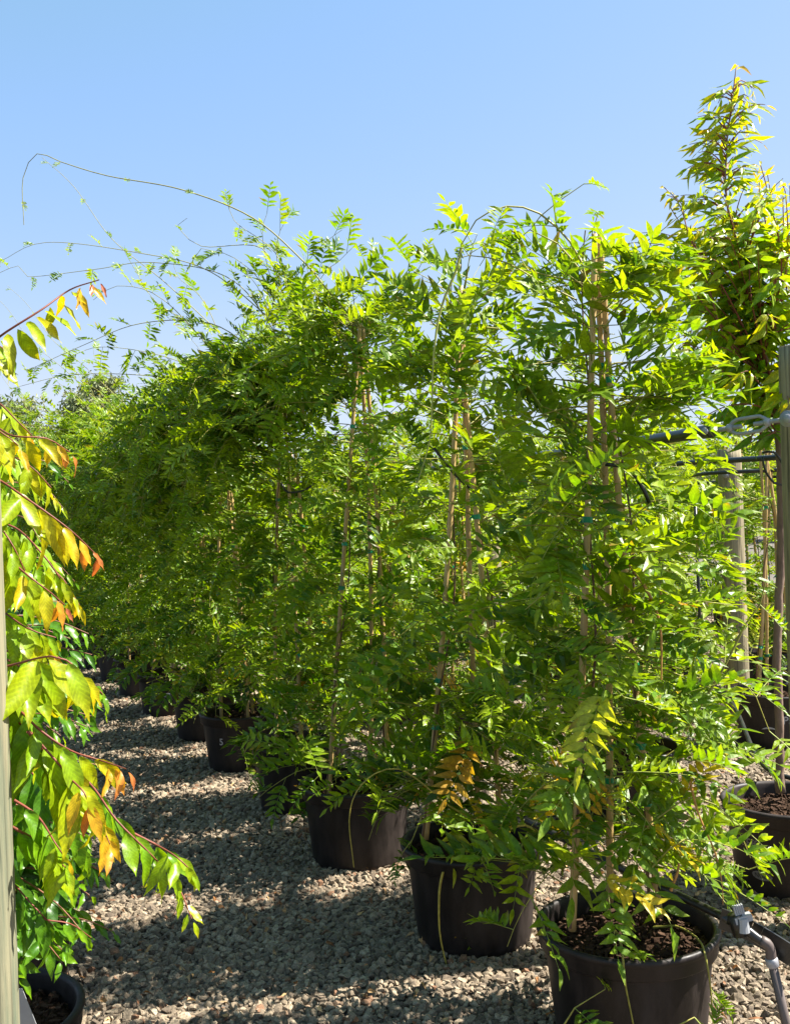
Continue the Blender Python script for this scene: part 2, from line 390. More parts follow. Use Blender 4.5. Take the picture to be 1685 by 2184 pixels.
# ------------------------------------------------------------------ ground
gm, n, l, b = new_mat('gravel_ground')
tc = n.new('ShaderNodeTexCoord')
vo = n.new('ShaderNodeTexVoronoi'); vo.inputs['Scale'].default_value = 38
l.new(tc.outputs['Object'], vo.inputs['Vector'])
r = ramp(n, [(0.0, (0.08, 0.068, 0.056)), (0.5, (0.124, 0.1064, 0.0864)), (1.0, (0.176, 0.152, 0.12))]); l.new(vo.outputs['Color'], r.inputs[0])
l.new(r.outputs[0], b.inputs['Base Color']); b.inputs['Roughness'].default_value = 0.95
bp = n.new('ShaderNodeBump'); bp.inputs['Strength'].default_value = 0.9; bp.inputs['Distance'].default_value = 0.02; bp.invert = True
l.new(vo.outputs['Distance'], bp.inputs['Height']); l.new(bp.outputs[0], b.inputs['Normal'])
g = MB(); g.add([(-600, -40, 0), (600, -40, 0), (600, 1500, 0), (-600, 1500, 0)], [(0, 1, 2, 3)])
gr = g.build('ground', gm); tag(gr, 'grey gravel nursery ground', None, None, 'structure')

# crushed stone: instanced stones
sm, n, l, b = new_mat('crushed_stone')
oi = n.new('ShaderNodeObjectInfo'); tc = n.new('ShaderNodeTexCoord')
r = ramp(n, [(0.0, (0.115, 0.088, 0.064)), (0.35, (0.205, 0.160, 0.112)), (0.75, (0.29, 0.228, 0.158)), (0.93, (0.38, 0.305, 0.215)), (0.975, (0.22, 0.12, 0.07))])
l.new(oi.outputs['Random'], r.inputs[0])
nz = n.new('ShaderNodeTexNoise'); nz.inputs['Scale'].default_value = 260; nz.inputs['Detail'].default_value = 4
l.new(tc.outputs['Object'], nz.inputs['Vector'])
mr = n.new('ShaderNodeMapRange'); mr.inputs[1].default_value = 0.35; mr.inputs[2].default_value = 0.65; mr.inputs[3].default_value = 0.6; mr.inputs[4].default_value = 1.2
l.new(nz.outputs['Fac'], mr.inputs[0])
mu = n.new('ShaderNodeVectorMath'); mu.operation = 'SCALE'; l.new(r.outputs[0], mu.inputs[0]); l.new(mr.outputs[0], mu.inputs['Scale'])
l.new(mu.outputs[0], b.inputs['Base Color']); b.inputs['Roughness'].default_value = 0.9; b.inputs['Specular IOR Level'].default_value = 0.25
bp = n.new('ShaderNodeBump'); bp.inputs['Strength'].default_value = 0.5; bp.inputs['Distance'].default_value = 0.003
l.new(nz.outputs['Fac'], bp.inputs['Height']); l.new(bp.outputs[0], b.inputs['Normal'])
import bmesh
stones = bpy.data.collections.new('stone_shapes')
for k in range(14):
    rg = np.random.default_rng(900+k); bm = bmesh.new()
    for q in range(13):
        v = nrm(rg.normal(0, 1, 3))*rg.uniform(0.8, 1.05)*np.array([0.0178, 0.0135, 0.0105])
        bm.verts.new(v)
    rs = bmesh.ops.convex_hull(bm, input=bm.verts[:])
    loose = [v for v in bm.verts if not v.link_faces]
    bmesh.ops.delete(bm, geom=loose, context='VERTS')
    me = bpy.data.meshes.new('stone'); bm.to_mesh(me); bm.free(); me.materials.append(sm)
    stones.objects.link(bpy.data.objects.new('stone', me))
rg = np.random.default_rng(5)
def band(d0, d1, sp, marg):
    out = []
    ys = np.arange(d0, d1, sp)
    for y in ys:
        x0 = -0.42*y-marg; x1 = 0.42*y+marg
        xs = np.arange(x0, x1, sp); out.append(np.stack([xs, np.full(len(xs), y)], 1))
    o = np.vstack(out); return o+rg.normal(0, sp*0.45, o.shape)
gp = [(band(1.9, 5.0, 0.0172, 0.7), 1.1), (band(5.0, 8.0, 0.0215, 0.7), 1.28), (band(8.0, 16.0, 0.036, 1.0), 1.9)]
pts = []; scl = []
for a, s0 in gp:
    m = len(a); sc = s0*np.exp(rg.normal(0, 0.22, m)); z = rg.uniform(-0.003, 0.012, m)*s0
    z += 0.006*np.sin(a[:, 0]*5.1+a[:, 1]*2.3)*np.sin(a[:, 1]*4.2)
    pts.append(np.column_stack([a, z])); scl.append(sc)
pts = np.vstack(pts); scl = np.concatenate(scl)
me = bpy.data.meshes.new('gravel'); me.vertices.add(len(pts)); me.vertices.foreach_set('co', pts.ravel())
at = me.attributes.new('ssc', 'FLOAT', 'POINT'); at.data.foreach_set('value', scl.astype(np.float32))
go = link(bpy.data.objects.new('gravel', me)); tag(go, 'loose grey crushed stone gravel of the path', 'gravel', None, 'stuff')
me.materials.append(sm)
ng = bpy.data.node_groups.new('scatter_stones', 'GeometryNodeTree')
ng.interface.new_socket('Geometry', in_out='INPUT', socket_type='NodeSocketGeometry')
ng.interface.new_socket('Geometry', in_out='OUTPUT', socket_type='NodeSocketGeometry')
N = ng.nodes; gi = N.new('NodeGroupInput'); gout = N.new('NodeGroupOutput')
ci = N.new('GeometryNodeCollectionInfo'); ci.inputs['Collection'].default_value = stones
ci.inputs['Separate Children'].default_value = True; ci.inputs['Reset Children'].default_value = True
ip = N.new('GeometryNodeInstanceOnPoints'); ip.inputs['Pick Instance'].default_value = True
rv = N.new('FunctionNodeRandomValue'); rv.data_type = 'FLOAT_VECTOR'
rv.inputs[0].default_value = (-0.7, -0.7, 0); rv.inputs[1].default_value = (0.7, 0.7, 6.28)
na = N.new('GeometryNodeInputNamedAttribute'); na.data_type = 'FLOAT'; na.inputs['Name'].default_value = 'ssc'
L_ = ng.links
L_.new(gi.outputs[0], ip.inputs['Points']); L_.new(ci.outputs[0], ip.inputs['Instance'])
L_.new(rv.outputs[0], ip.inputs['Rotation']); L_.new(na.outputs[0], ip.inputs['Scale'])
L_.new(ip.outputs[0], gout.inputs[0])
md = go.modifiers.new('scatter', 'NODES'); md.node_group = ng

# ------------------------------------------------------------------ pots
POT_R, POT_H = 0.25, 0.37
PK = 1.09
def body_r(z): return PK*(0.198+(0.228-0.198)*z/(POT_H-0.05))
def make_pot(parent, mat='pot', lettering=None, faceang=-math.pi/2, mark=None, seed=0, chips=True, at=(0, 0, 0), prmat='print'):
    b = MB()
    b.lathe([(0.0, 0.004), (0.19*PK, 0.004), (0.197*PK, 0.010), (body_r(0.03), 0.03), (body_r(0.12), 0.12), (body_r(0.22), 0.22), (body_r(0.32), 0.318)], 64, wob=0.006)
    pot = b.build('pot', mat, parent, True); pot.location = at
    r = MB()
    r.lathe([(a_*PK, b_) for a_, b_ in ((0.2295, 0.316), (0.240, 0.314), (0.2425, 0.318), (0.2440, 0.350), (0.2475, 0.357), (0.2505, 0.364), (0.2500, 0.371), (0.2455, 0.376), (0.2385, 0.377), (0.2320, 0.373), (0.2290, 0.365), (0.2270, 0.345), (0.222, 0.30), (0.215, 0.25))], 72, wob=0.006)
    r.build('rim', mat, pot, True)
    rng = np.random.default_rng(seed)
    s = MB(); nr, na_ = 14, 44; v = [(0, 0, 0.322)]; 
    for i in range(1, nr+1):
        for j in range(na_):
            a = 2*math.pi*j/na_; rr = 0.2255*PK*i/nr
            v.append((rr*math.cos(a), rr*math.sin(a), 0.318+rng.normal(0, 0.0055)-0.012*(i/nr)**4))
    t = [(0, 1+j, 1+(j+1) % na_) for j in range(na_)]
    q = [(1+(i-1)*na_+j, 1+i*na_+j, 1+i*na_+(j+1) % na_, 1+(i-1)*na_+(j+1) % na_) for i in range(1, nr) for j in range(na_)]
    s.add(v, q, t); so_ = s.build('soil', 'soil', parent, False); so_.location = at
    if chips:
        c = MB()
        for k in range(420):
            a = rng.uniform(0, 6.28); rr = 0.215*PK*math.sqrt(rng.random()); e = rng.uniform(0.004, 0.014)
            th = rng.normal(0, 1, 3); R = np.array(Matrix.Rotation(rng.uniform(0, 3), 3, Vector(th)))
            c.box((-e, -e*0.5, -e*0.25), (e, e*0.5, e*0.25), R=R, off=(rr*math.cos(a), rr*math.sin(a), 0.322+rng.uniform(0, 0.006)))
        tag(c.build('bark_mulch', 'chip', so_), kind='stuff')
    if lettering: wrap_text(pot, lettering, prmat, faceang)
    return pot

def wrap_mesh(parent, name, xy, faces, mat, ang, zc, off=0.0022):
    """flat shape (metres) laid onto the pot wall, slightly proud"""
    v = []
    for x, y in xy:
        z = zc+y; rr = body_r(z)*1.006+off; a = ang+x/rr
        v.append((rr*math.cos(a), rr*math.sin(a), z))
    me = bpy.data.meshes.new(name); me.from_pydata(v, [], faces); me.materials.append(MAT[mat])
    return link(bpy.data.objects.new(name, me), parent)

def wrap_text(parent, rows, mat, ang):
    for (txt, size, zc, xo) in rows:
        if txt == 'OVAL':
            m = 36; xy = [(xo, 0)]+[(xo+size*math.cos(2*math.pi*k/m), size*0.42*math.sin(2*math.pi*k/m)) for k in range(m)]
            wrap_mesh(parent, 'emblem', xy, [(0, 1+k, 1+(k+1) % m) for k in range(m)], mat, ang, zc); continue
        if txt == 'SWOOSH':
            m = 14; up = [(xo-size+2*size*k/m, size*0.38*math.sin(math.pi*k/m)) for k in range(m+1)]
            lo = [(xo-size+2*size*k/m, size*0.12*math.sin(math.pi*k/m)) for k in range(m+1)]
            wrap_mesh(parent, 'emblem', up+lo, [(k, m+1+k, m+2+k, k+1) for k in range(m)], mat, ang, zc); continue
        mt = mat
        if txt.startswith('#'): txt = txt[1:]; mt = 'pot'
        cu_ = bpy.data.curves.new('txt', 'FONT'); cu_.body = txt; cu_.size = size; cu_.align_x = 'CENTER'; cu_.resolution_u = 3
        if mt != 'pot': cu_.offset = size*0.018
        to = bpy.data.objects.new('txt', cu_); COL.objects.link(to)
        bpy.context.view_layer.update()
        me = bpy.data.meshes.new_from_object(to.evaluated_get(bpy.context.evaluated_depsgraph_get()))
        bm = bmesh.new(); bm.from_mesh(me)
        bmesh.ops.subdivide_edges(bm, edges=[e for e in bm.edges if e.calc_length() > 0.012], cuts=2, use_grid_fill=False)
        bmesh.ops.triangulate(bm, faces=bm.faces[:]); bm.verts.ensure_lookup_table()
        xy = [(v.co.x+xo, v.co.y) for v in bm.verts]; fs = [tuple(v.index for v in f.verts) for f in bm.faces]
        bm.free(); bpy.data.objects.remove(to); bpy.data.curves.remove(cu_); bpy.data.meshes.remove(me)
        wrap_mesh(parent, 'lettering', xy, fs, mt, ang, zc, 0.0022 if mt != 'pot' else 0.0034)

def cane(parent, a, b, r=0.0115, seed=0, ties=(), curve=0.012):
    rng = np.random.default_rng(seed); a = np.array(a, float); b = np.array(b, float)
    L = np.linalg.norm(b-a); pts = []; rr = []
    bow = rng.normal(0, curve, 3); nn = int(L/0.035)
    nodes = np.arange(0.12, 1, 0.16)+rng.normal(0, 0.015, 6)[:1]
    for k in range(nn+1):
        t = k/nn; pts.append(a+(b-a)*t+bow*math.sin(math.pi*t)*1.5)
        rr.append(r*(1-0.22*t))
    pts = np.array(pts); rr = np.array(rr)
    for nd in nodes:
        k = int(nd*nn)
        if 0 < k < nn: rr[k] *= 1.16
    m = MB(); m.tube(pts, rr, 9); o = m.build('cane', 'cane', parent, True)
    for t in ties:
        k = int(t*nn); c = MB(); c.tube(np.array([pts[k]-(b-a)/L*0.009, pts[k]+(b-a)/L*0.009]), rr[k]*1.35, 9)
        e = rng.normal(0, 1, 3); e[2] *= 0.3; e = nrm(e)*0.03
        c.tube(np.array([pts[k], pts[k]+e*0.6, pts[k]+e+np.array([0, 0, -0.012])]), [0.004, 0.005, 0.003], 4)
        c.build('plant_tie', 'tie', o)
    return o, pts

# ------------------------------------------------------------------ potted climbers
def climber(x, y, H, seed, label, n_sh=70, rad=0.42, bias=(-0.1, 0, 0), top=0.0, canes=None, group='climbing vines in black pots along the path',
            sprays=(), lettering=None, autumn=0.03, bright=0.45, ls=1.0, windx=0.0, mat='pot', step=0.075, extra=(), tendrils=(), zlow=0.42, skirt=26, crown=0, cup=(0.7, 1.8), clen=(0.4, 0.9)):
    rng = np.random.default_rng(seed)
    O = np.array([x, y, 0.0])
    root = empty('potted_climber', O, label, 'potted plant', group)
    make_pot(root, mat, lettering, seed=seed)
    if canes is None:
        a0 = rng.uniform(0, 6.28); tp = np.array([rng.normal(0, 0.02), rng.normal(0, 0.02), min(H-0.1, 2.35)])
        canes = [((0.13*math.cos(a0+k*2.1), 0.13*math.sin(a0+k*2.1), 0.30), tp+rng.normal(0, 0.018, 3)) for k in range(3)]
    cps = []
    for k, (a, b_) in enumerate(canes):
        o, pts_ = cane(root, a, b_, seed=seed*7+k, ties=sorted(rng.uniform(0.15, 0.85, 3)))
        cps.append(pts_)
    ST = MB(); LV = Leaves(seed+50)
    # woody stems twining up the canes
    for cp in cps[:2]:
        ph = rng.uniform(0, 6.28); cc = []
        for k in range(0, len(cp), 1):
            t = k/len(cp); a = ph+t*6; rr_ = 0.020+0.016*math.sin(t*11+ph)
            cc.append(cp[k]+np.array([rr_*math.cos(a), rr_*math.sin(a), 0.01]))
        ST.tube(np.array(cc), np.linspace(0.0055, 0.002, len(cc)), 6, (0.13, 0.065, 0.03), cap=False)
    bias = np.array(bias, float)
    for k in range(int(n_sh*1.4)):
        u = rng.random(); z = zlow+(H-zlow-0.13)*u**0.9
        cp = cps[k % len(cps)]; i = int(np.clip((z-0.32)/(2.0)*len(cp), 2, len(cp)-1))
        p = cp[i].copy(); p[2] = max(p[2], z if z < cp[-1][2] else cp[-1][2]-0.05)
        a = rng.uniform(0, 6.28); f = (z-0.4)/(H-0.4)
        R = rad*(0.72+0.35*math.sin(math.pi*min(1, f*1.05))+top*f*f)*rng.uniform(0.45, 1.05)
        up = rng.uniform(-0.15, 0.55)+0.5*f*f
        if z > 2.15: up += 0.15; R *= 0.8
        d = np.array([math.cos(a), math.sin(a), up])+bias*(0.4+f)
        bright_k = bright+0.04+0.20*f  # leaf tint lightens with height, sunlit tops put into the colour
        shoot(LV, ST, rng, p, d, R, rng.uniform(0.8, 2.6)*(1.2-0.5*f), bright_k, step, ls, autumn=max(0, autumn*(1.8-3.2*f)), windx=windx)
        if f < 0.2 and rng.random() < 0.35:
            d2 = np.array([math.cos(a), math.sin(a), 0.25]); shoot(LV, ST, rng, p, d2, 0.36, 5.5, bright, step, ls*0.9, autumn=0.15)
    for k in range(skirt):
        a = rng.uniform(0, 6.28); cp = cps[k % len(cps)]; p = cp[int(rng.uniform(3, 14))]
        shoot(LV, ST, rng, p, [math.cos(a), math.sin(a), rng.uniform(0.1, 0.8)], rad*rng.uniform(0.6, 1.05), rng.uniform(1.5, 3.5), bright-0.05, step, ls, autumn=autumn*2)
    for k in range(crown):
        a = rng.uniform(0, 6.28); cp = cps[k % len(cps)]; p = cp[int(rng.uniform(0.82, 0.99)*len(cp))-1]
        d = np.array([math.cos(a)*0.9, math.sin(a)*0.9, rng.uniform(*cup)])+bias*2.2
        shoot(LV, ST, rng, p, d, rng.uniform(*clen), rng.uniform(1.5, 3.5), bright+0.12, step*1.05, ls*0.95, autumn=0)
    for sp in sprays:    # vines given as world polylines: (points, kwargs)
        pp, kw = sp; shoot(LV, ST, rng, None, None, None, None, pts=[q-O for q in pp], **kw)
    for tl in tendrils:
        pp, r_, c_ = tl; q = smooth([q-O for q in pp], 0.03); ST.tube(q, np.linspace(r_, r_*0.35, len(q)), 5, c_, cap=False)
    m = MB(); LV.to(m)
    vine = ST.build('vine_stem', 'stem', root, True)
    fo = m.build('foliage', 'leaf', root, False)
    return root

def copy_thing(src, loc, rz, label, group, s=1.0):
    c = src.copy(); COL.objects.link(c); c.location = loc; c.rotation_euler = (0, 0, rz); c.scale = (s, s, s)
    c['label'] = label; c['group'] = group
    for ch in list(src.children):
        k = ch.copy(); COL.objects.link(k); k.parent = c
        for g_ in list(ch.children):
            h = g_.copy(); COL.objects.link(h); h.parent = k
    return c

G1 = 'climbing vines in black pots along the path'
def PP(d, *xy): return [P(a, b, d+(c[0] if c else 0)) for a, b, *c in xy]

# ---- climber 1 (nearest, right)
O1 = np.array([0.655, 3.03, 0])
def rel(o, p): return tuple(np.array(p)-o)
c1 = [(rel(O1, P(1220, 1985, 2.95)), rel(O1, P(1268, 500, 3.05))), (rel(O1, P(1406, 1955, 3.06)), rel(O1, P(1278, 490, 3.07))), (rel(O1, P(1300, 1925, 3.14)), rel(O1, P(1272, 520, 3.10)))]
sp1 = [
    (PP(3.0, (1270, 700), (1240, 560, -.05), (1215, 515, -.06), (1150, 455, -.08), (1080, 440, -.1), (1015, 470, -.12), (985, 520, -.12)), dict(bright=0.65, start=0.25, step=0.12, ls=0.8, r=0.0042)),
    (PP(3.0, (1230, 640), (1150, 600), (1080, 560), (1000, 545), (940, 560)), dict(bright=0.55, ls=0.8, step=0.09)),
    (PP(3.0, (1270, 620), (1190, 520), (1130, 490), (1190, 430), (1245, 392)), dict(bright=0.6, ls=0.85, step=0.08, start=0.3)),
    (PP(3.05, (1275, 600), (1262, 500), (1275, 455)), dict(bright=0.6, ls=0.8, step=0.07)),
    (PP(3.0, (1290, 640), (1320, 560), (1400, 500), (1450, 460)), dict(bright=0.5, ls=1.0, step=0.08, windx=0.4)),
    (PP(3.0, (1290, 700), (1350, 610), (1430, 560)), dict(bright=0.5, ls=1.0, step=0.08, windx=0.6)),
    (PP(2.95, (1310, 820), (1365, 740), (1420, 700)), dict(bright=0.5, ls=1.0, step=0.07, windx=0.8)),
    (PP(2.95, (1320, 930), (1370, 850), (1410, 810)), dict(bright=0.5, ls=1.05, step=0.06, windx=0.8)),
    (PP(2.95, (1320, 1130), (1390, 1070), (1430, 1060)), dict(bright=0.5, ls=1.05, step=0.06, windx=0.8)),
    (PP(2.95, (1340, 1250), (1420, 1180), (1470, 1190)), dict(bright=0.5, ls=1.05, step=0.06, windx=0.8)),
    (PP(2.9, (1350, 1400), (1450, 1290), (1560, 1290)), dict(bright=0.5, ls=1.1, step=0.06, windx=0.8)),
    (PP(2.9, (1360, 1560), (1470, 1450), (1590, 1460), (1640, 1560)), dict(bright=0.52, ls=1.0, step=0.07, windx=0.5)),
    (PP(2.85, (1370, 1650), (1480, 1580), (1590, 1600)), dict(bright=0.5, ls=1.15, step=0.06, windx=0.8)),
    (PP(2.85, (1380, 1760), (1480, 1700), (1560, 1750), (1600, 1830)), dict(bright=0.52, ls=1.0, step=0.07, windx=0.5, autumn=0.12)),
    (PP(2.85, (1390, 1850), (1460, 1790), (1540, 1850), (1570, 1900)), dict(bright=0.5, ls=1.0, step=0.07, windx=0.5, autumn=0.12)),
    (PP(2.9, (1460, 1560), (1545, 1420), (1590, 1330), (1620, 1290), (1632, 1240)), dict(bright=0.6, ls=0.7, step=0.2, r=0.005)),
    (PP(2.78, (1306, 1978, .30), (1320, 2000, .12), (1327, 2035, -.01), (1335, 2110), (1350, 2184)), dict(bright=0.5, ls=0.5, step=0.3, r=0.0055, start=0.5)),
    (PP(2.75, (1200, 2190), (1225, 2150), (1290, 2110)), dict(bright=0.45, ls=0.8, step=0.06)),
    (PP(2.72, (1420, 2200), (1480, 2170), (1520, 2200)), dict(bright=0.35, ls=0.8, step=0.06)),
    (PP(2.80, (1392, 1978, .30), (1440, 1975, .28), (1485, 2000, .12), (1503, 2035, .0), (1515, 2110), (1520, 2184)), dict(bright=0.5, ls=0.5, step=0.4, r=0.005, start=0.6)),
    (PP(2.95, (1250, 1000), (1180, 1060, -.1), (1130, 1100, -.15)), dict(bright=0.15, ls=1.1, step=0.06)),
    (PP(2.95, (1250, 1300), (1180, 1260, -.1), (1120, 1300, -.15)), dict(bright=0.2, ls=1.1, step=0.07)),
    (PP(2.95, (1240, 1500), (1150, 1480, -.1), (1090, 1560, -.15)), dict(bright=0.25, ls=1.1, step=0.07)),
    (PP(2.95, (1240, 1700), (1150, 1640, -.05), (1090, 1720, -.05)), dict(bright=0.3, ls=1.0, step=0.07, autumn=0.1)),
    (PP(2.9, (1240, 1850), (1190, 1800), (1150, 1860)), dict(bright=0.3, ls=1.0, step=0.07)),
]
YV = (0.42, 0.33, 0.05); OV = (0.46, 0.22, 0.06)
t1 = [(PP(2.95, (1290, 1140), (1340, 1200, -.05), (1385, 1270, -.1), (1408, 1340, -.1), (1410, 1450, -.1)), 0.007, OV),
      (PP(2.85, (1470, 1665), (1490, 1740), (1525, 1820), (1540, 1890), (1541, 1930)), 0.004, OV),
      (PP(2.9, (1430, 1900), (1445, 1860), (1451, 1800)), 0.005, OV),
      (PP(2.9, (985, 520), (975, 570), (940, 660), (925, 760), (920, 900), (912, 960), (890, 1030)), 0.0045, (0.30, 0.32, 0.06))]
C1 = climber(O1[0], O1[1], 2.3, 11, 'nearest vine on bamboo canes in the black pot at bottom right', 98, 0.32, (0.08, 0, 0), 0.1, c1, sprays=sp1, tendrils=t1, bright=0.5, windx=0.3, ls=1.32, skirt=12, zlow=0.47, step=0.078, crown=12, cup=(0.1, 1.0), clen=(0.15, 0.32))

# ---- climber 2
O2 = np.array([0.245, 3.85, 0])
c2 = [(rel(O2, P(908, 1790, 3.8)), rel(O2, P(983, 610, 3.85))), (rel(O2, P(1068, 1770, 3.86)), rel(O2, P(972, 640, 3.88))), (rel(O2, P(1020, 1740, 3.95)), rel(O2, P(985, 640, 3.9)))]
sp2 = [
    (PP(3.75, (1000, 1800), (985, 1880), (1000, 1950), (995, 2010)), dict(bright=0.35, ls=0.95, step=0.06, autumn=0.35)),
    (PP(3.6, (1290, 790), (1200, 745), (1120, 710), (1050, 700), (960, 690)), dict(bright=0.75, ls=0.55, step=0.11, r=0.006)),
    (PP(3.75, (975, 700), (960, 640), (1020, 620), (1050, 650)), dict(bright=1.0, ls=0.6, step=0.06)),
    (PP(3.75, (1060, 1640), (1110, 1620), (1150, 1640)), dict(bright=0.6, ls=0.9, step=0.07, autumn=0.4)),
    (PP(3.7, (900, 1740), (880, 1790), (850, 1830)), dict(bright=0.35, ls=0.9, step=0.07)),
    (PP(3.75, (1060, 1780), (1110, 1800), (1125, 1850)), dict(bright=0.5, ls=0.6, step=0.06)),
]
t2 = [(PP(3.6, (1165, 1790), (1120, 1760), (1060, 1770), (960, 1720), (900, 1670), (850, 1640), (800, 1650), (760, 1690), (745, 1750), (755, 1850)), 0.0045, YV),
      (PP(3.6, (945, 1860), (937, 1900), (938, 1990), (955, 2070), (965, 2120)), 0.005, YV)]
C2 = climber(O2[0], O2[1], 2.42, 22, 'second vine in a black pot with a yellowing leaf hanging down its side', 82, 0.34, (0.0, 0, 0), 0.15, c2, crown=10, clen=(0.25, 0.45), sprays=sp2, tendrils=t2, bright=0.48, ls=1.3, skirt=24, step=0.085)

# ---- climber 3
O3 = np.array([-0.235, 4.77, 0])
c3 = [(rel(O3, P(700, 1720, 4.7)), rel(O3, P(768, 690, 4.77))), (rel(O3, P(828, 1690, 4.8)), rel(O3, P(775, 700, 4.8))), (rel(O3, P(790, 1680, 4.9)), rel(O3, P(768, 720, 4.83)))]
sp3 = [
    (PP(4.7, (775, 760), (800, 640), (800, 560), (815, 530)), dict(bright=0.6, ls=0.9, step=0.08)),
    (PP(4.7, (775, 760), (860, 640), (900, 560), (930, 545)), dict(bright=0.6, ls=0.8, step=0.08)),
    (PP(4.6, (770, 700), (700, 620), (650, 560), (540, 465), (390, 405), (230, 375), (130, 345), (80, 328), (50, 380), (52, 480)), dict(bright=0.9, ls=0.3, step=0.3, r=0.0038)),
    (PP(4.7, (740, 760), (690, 650), (640, 600)), dict(bright=0.5, ls=1.1, step=0.07)),
]
C3 = climber(O3[0], O3[1], 2.75, 33, 'third vine in a dusty black pot with sunlit right side', 88, 0.42, (-0.1, 0, 0), 0.12, c3, crown=16, cup=(0.5, 1.6), clen=(0.4, 0.75), sprays=sp3, bright=0.46, ls=1.22, step=0.08, autumn=0.01, skirt=16, zlow=0.5)

# ---- climber 4
O4 = np.array([-0.60, 5.65, 0])
sp4 = [
    (PP(5.6, (640, 760), (580, 600), (560, 500), (570, 455)), dict(bright=0.65, ls=1.23, step=0.08)),
    (PP(5.5, (640, 760), (640, 600), (680, 530), (730, 490)), dict(bright=0.6, ls=1.38, step=0.07)),
    (PP(5.5, (640, 760), (680, 600), (720, 560), (760, 520)), dict(bright=0.6, ls=1.38, step=0.07)),
    (PP(5.5, (620, 760), (600, 560), (500, 470), (490, 410)), dict(bright=0.6, ls=0.87, step=0.1)),
    (PP(5.5, (620, 760), (600, 620), (590, 520), (610, 470)), dict(bright=0.6, ls=1.38, step=0.06)),
    (PP(5.5, (620, 760), (570, 620), (500, 550), (430, 530)), dict(bright=0.6, ls=1.01, step=0.1)),
    (PP(5.4, (620, 760), (500, 600), (330, 560), (200, 575), (60, 590), (40, 567), (0, 582)), dict(bright=0.65, ls=0.65, step=0.14)),
    (PP(5.4, (600, 700), (450, 580), (300, 540), (100, 517), (0, 558)), dict(bright=0.65, ls=0.55, step=0.16)),
    (PP(5.4, (600, 640), (560, 530), (430, 525), (380, 480), (400, 465)), dict(bright=0.65, ls=0.36, step=0.22)),
    (PP(5.4, (560, 760), (450, 690), (300, 690), (170, 740), (60, 790)), dict(bright=0.6, ls=0.80, step=0.10)),
    (PP(5.4, (500, 800), (350, 640), (250, 610), (200, 640)), dict(bright=0.62, ls=0.87, step=0.09)),
]
C4 = climber(O4[0], O4[1], 3.0, 44, 'fourth vine with long tendrils reaching left over the path', 98, 0.47, (-0.3, 0, 0.05), 0.3, crown=36, cup=(0.8, 2.2), clen=(0.6, 1.15), sprays=sp4, bright=0.46, ls=1.22, step=0.08, autumn=0.01, skirt=8, zlow=0.58)
# ---- climber 5
sp5 = [
    (PP(6.4, (500, 800), (400, 690), (330, 640), (280, 560)), dict(bright=0.65, ls=1.01, step=0.09)),
    (PP(6.4, (500, 800), (440, 650), (380, 590), (370, 550)), dict(bright=0.65, ls=1.16, step=0.08)),
    (PP(6.4, (500, 820), (350, 760), (220, 740), (150, 760)), dict(bright=0.6, ls=1.16, step=0.08)),
    (PP(6.3, (450, 820), (300, 800), (150, 800), (20, 830)), dict(bright=0.5, ls=0.72, step=0.1)),
    (PP(6.3, (480, 720), (350, 600), (240, 510), (160, 400), (90, 335)), dict(bright=0.6, ls=0.36, step=0.3, r=0.003)),
]
C5 = climber(-1.07, 6.6, 2.95, 55, 'fifth vine from the camera, its black pot marked with a white 5', 100, 0.52, (-0.4, 0, 0.05), 0.5, crown=42, cup=(0.8, 2.1), clen=(0.6, 1.15), sprays=sp5, bright=0.46, ls=1.2, autumn=0.01, skirt=14, zlow=0.52,
             lettering=[('5', 0.06, 0.2, -0.1)])
C6 = climber(-1.48, 7.55, 2.9, 66, 'sixth vine from the camera in the row along the path', 95, 0.52, (-0.4, 0, 0.05), 0.5, crown=42, cup=(0.8, 2.0), clen=(0.6, 1.1), bright=0.46, ls=1.2, step=0.085, autumn=0.01, skirt=14, zlow=0.52)
row = [C1, C2, C3, C4, C5, C6]
ORD = ['second', 'third', 'fourth', 'fifth', 'sixth', 'seventh', 'eighth', 'ninth', 'tenth', 'eleventh', 'twelfth', 'thirteenth']
ordn = ['seventh', 'eighth', 'ninth', 'tenth', 'eleventh', 'twelfth']
srcs = [C6, C3, C6, C3, C6, C3, C6, C3, C6, C3, C6, C3]
rr = random.Random(4)
for k in range(12):
    d = 8.5+k*0.95; X = 0.24-0.478*(d-3.83)
    lab = (ordn[k]+' potted vine from the camera in the row along the path') if k < 6 else ['thirteenth', 'fourteenth', 'fifteenth', 'sixteenth', 'seventeenth', 'eighteenth'][k-6]+' vine of the path row, merging into the green mass at its far end'
    copy_thing(C6 if k % 2 == 0 else C5, (X, d, 0), rr.uniform(-0.5, 0.5), lab, G1 if k < 6 else 'distant vines at the far end of the row', rr.uniform(0.96, 1.08))

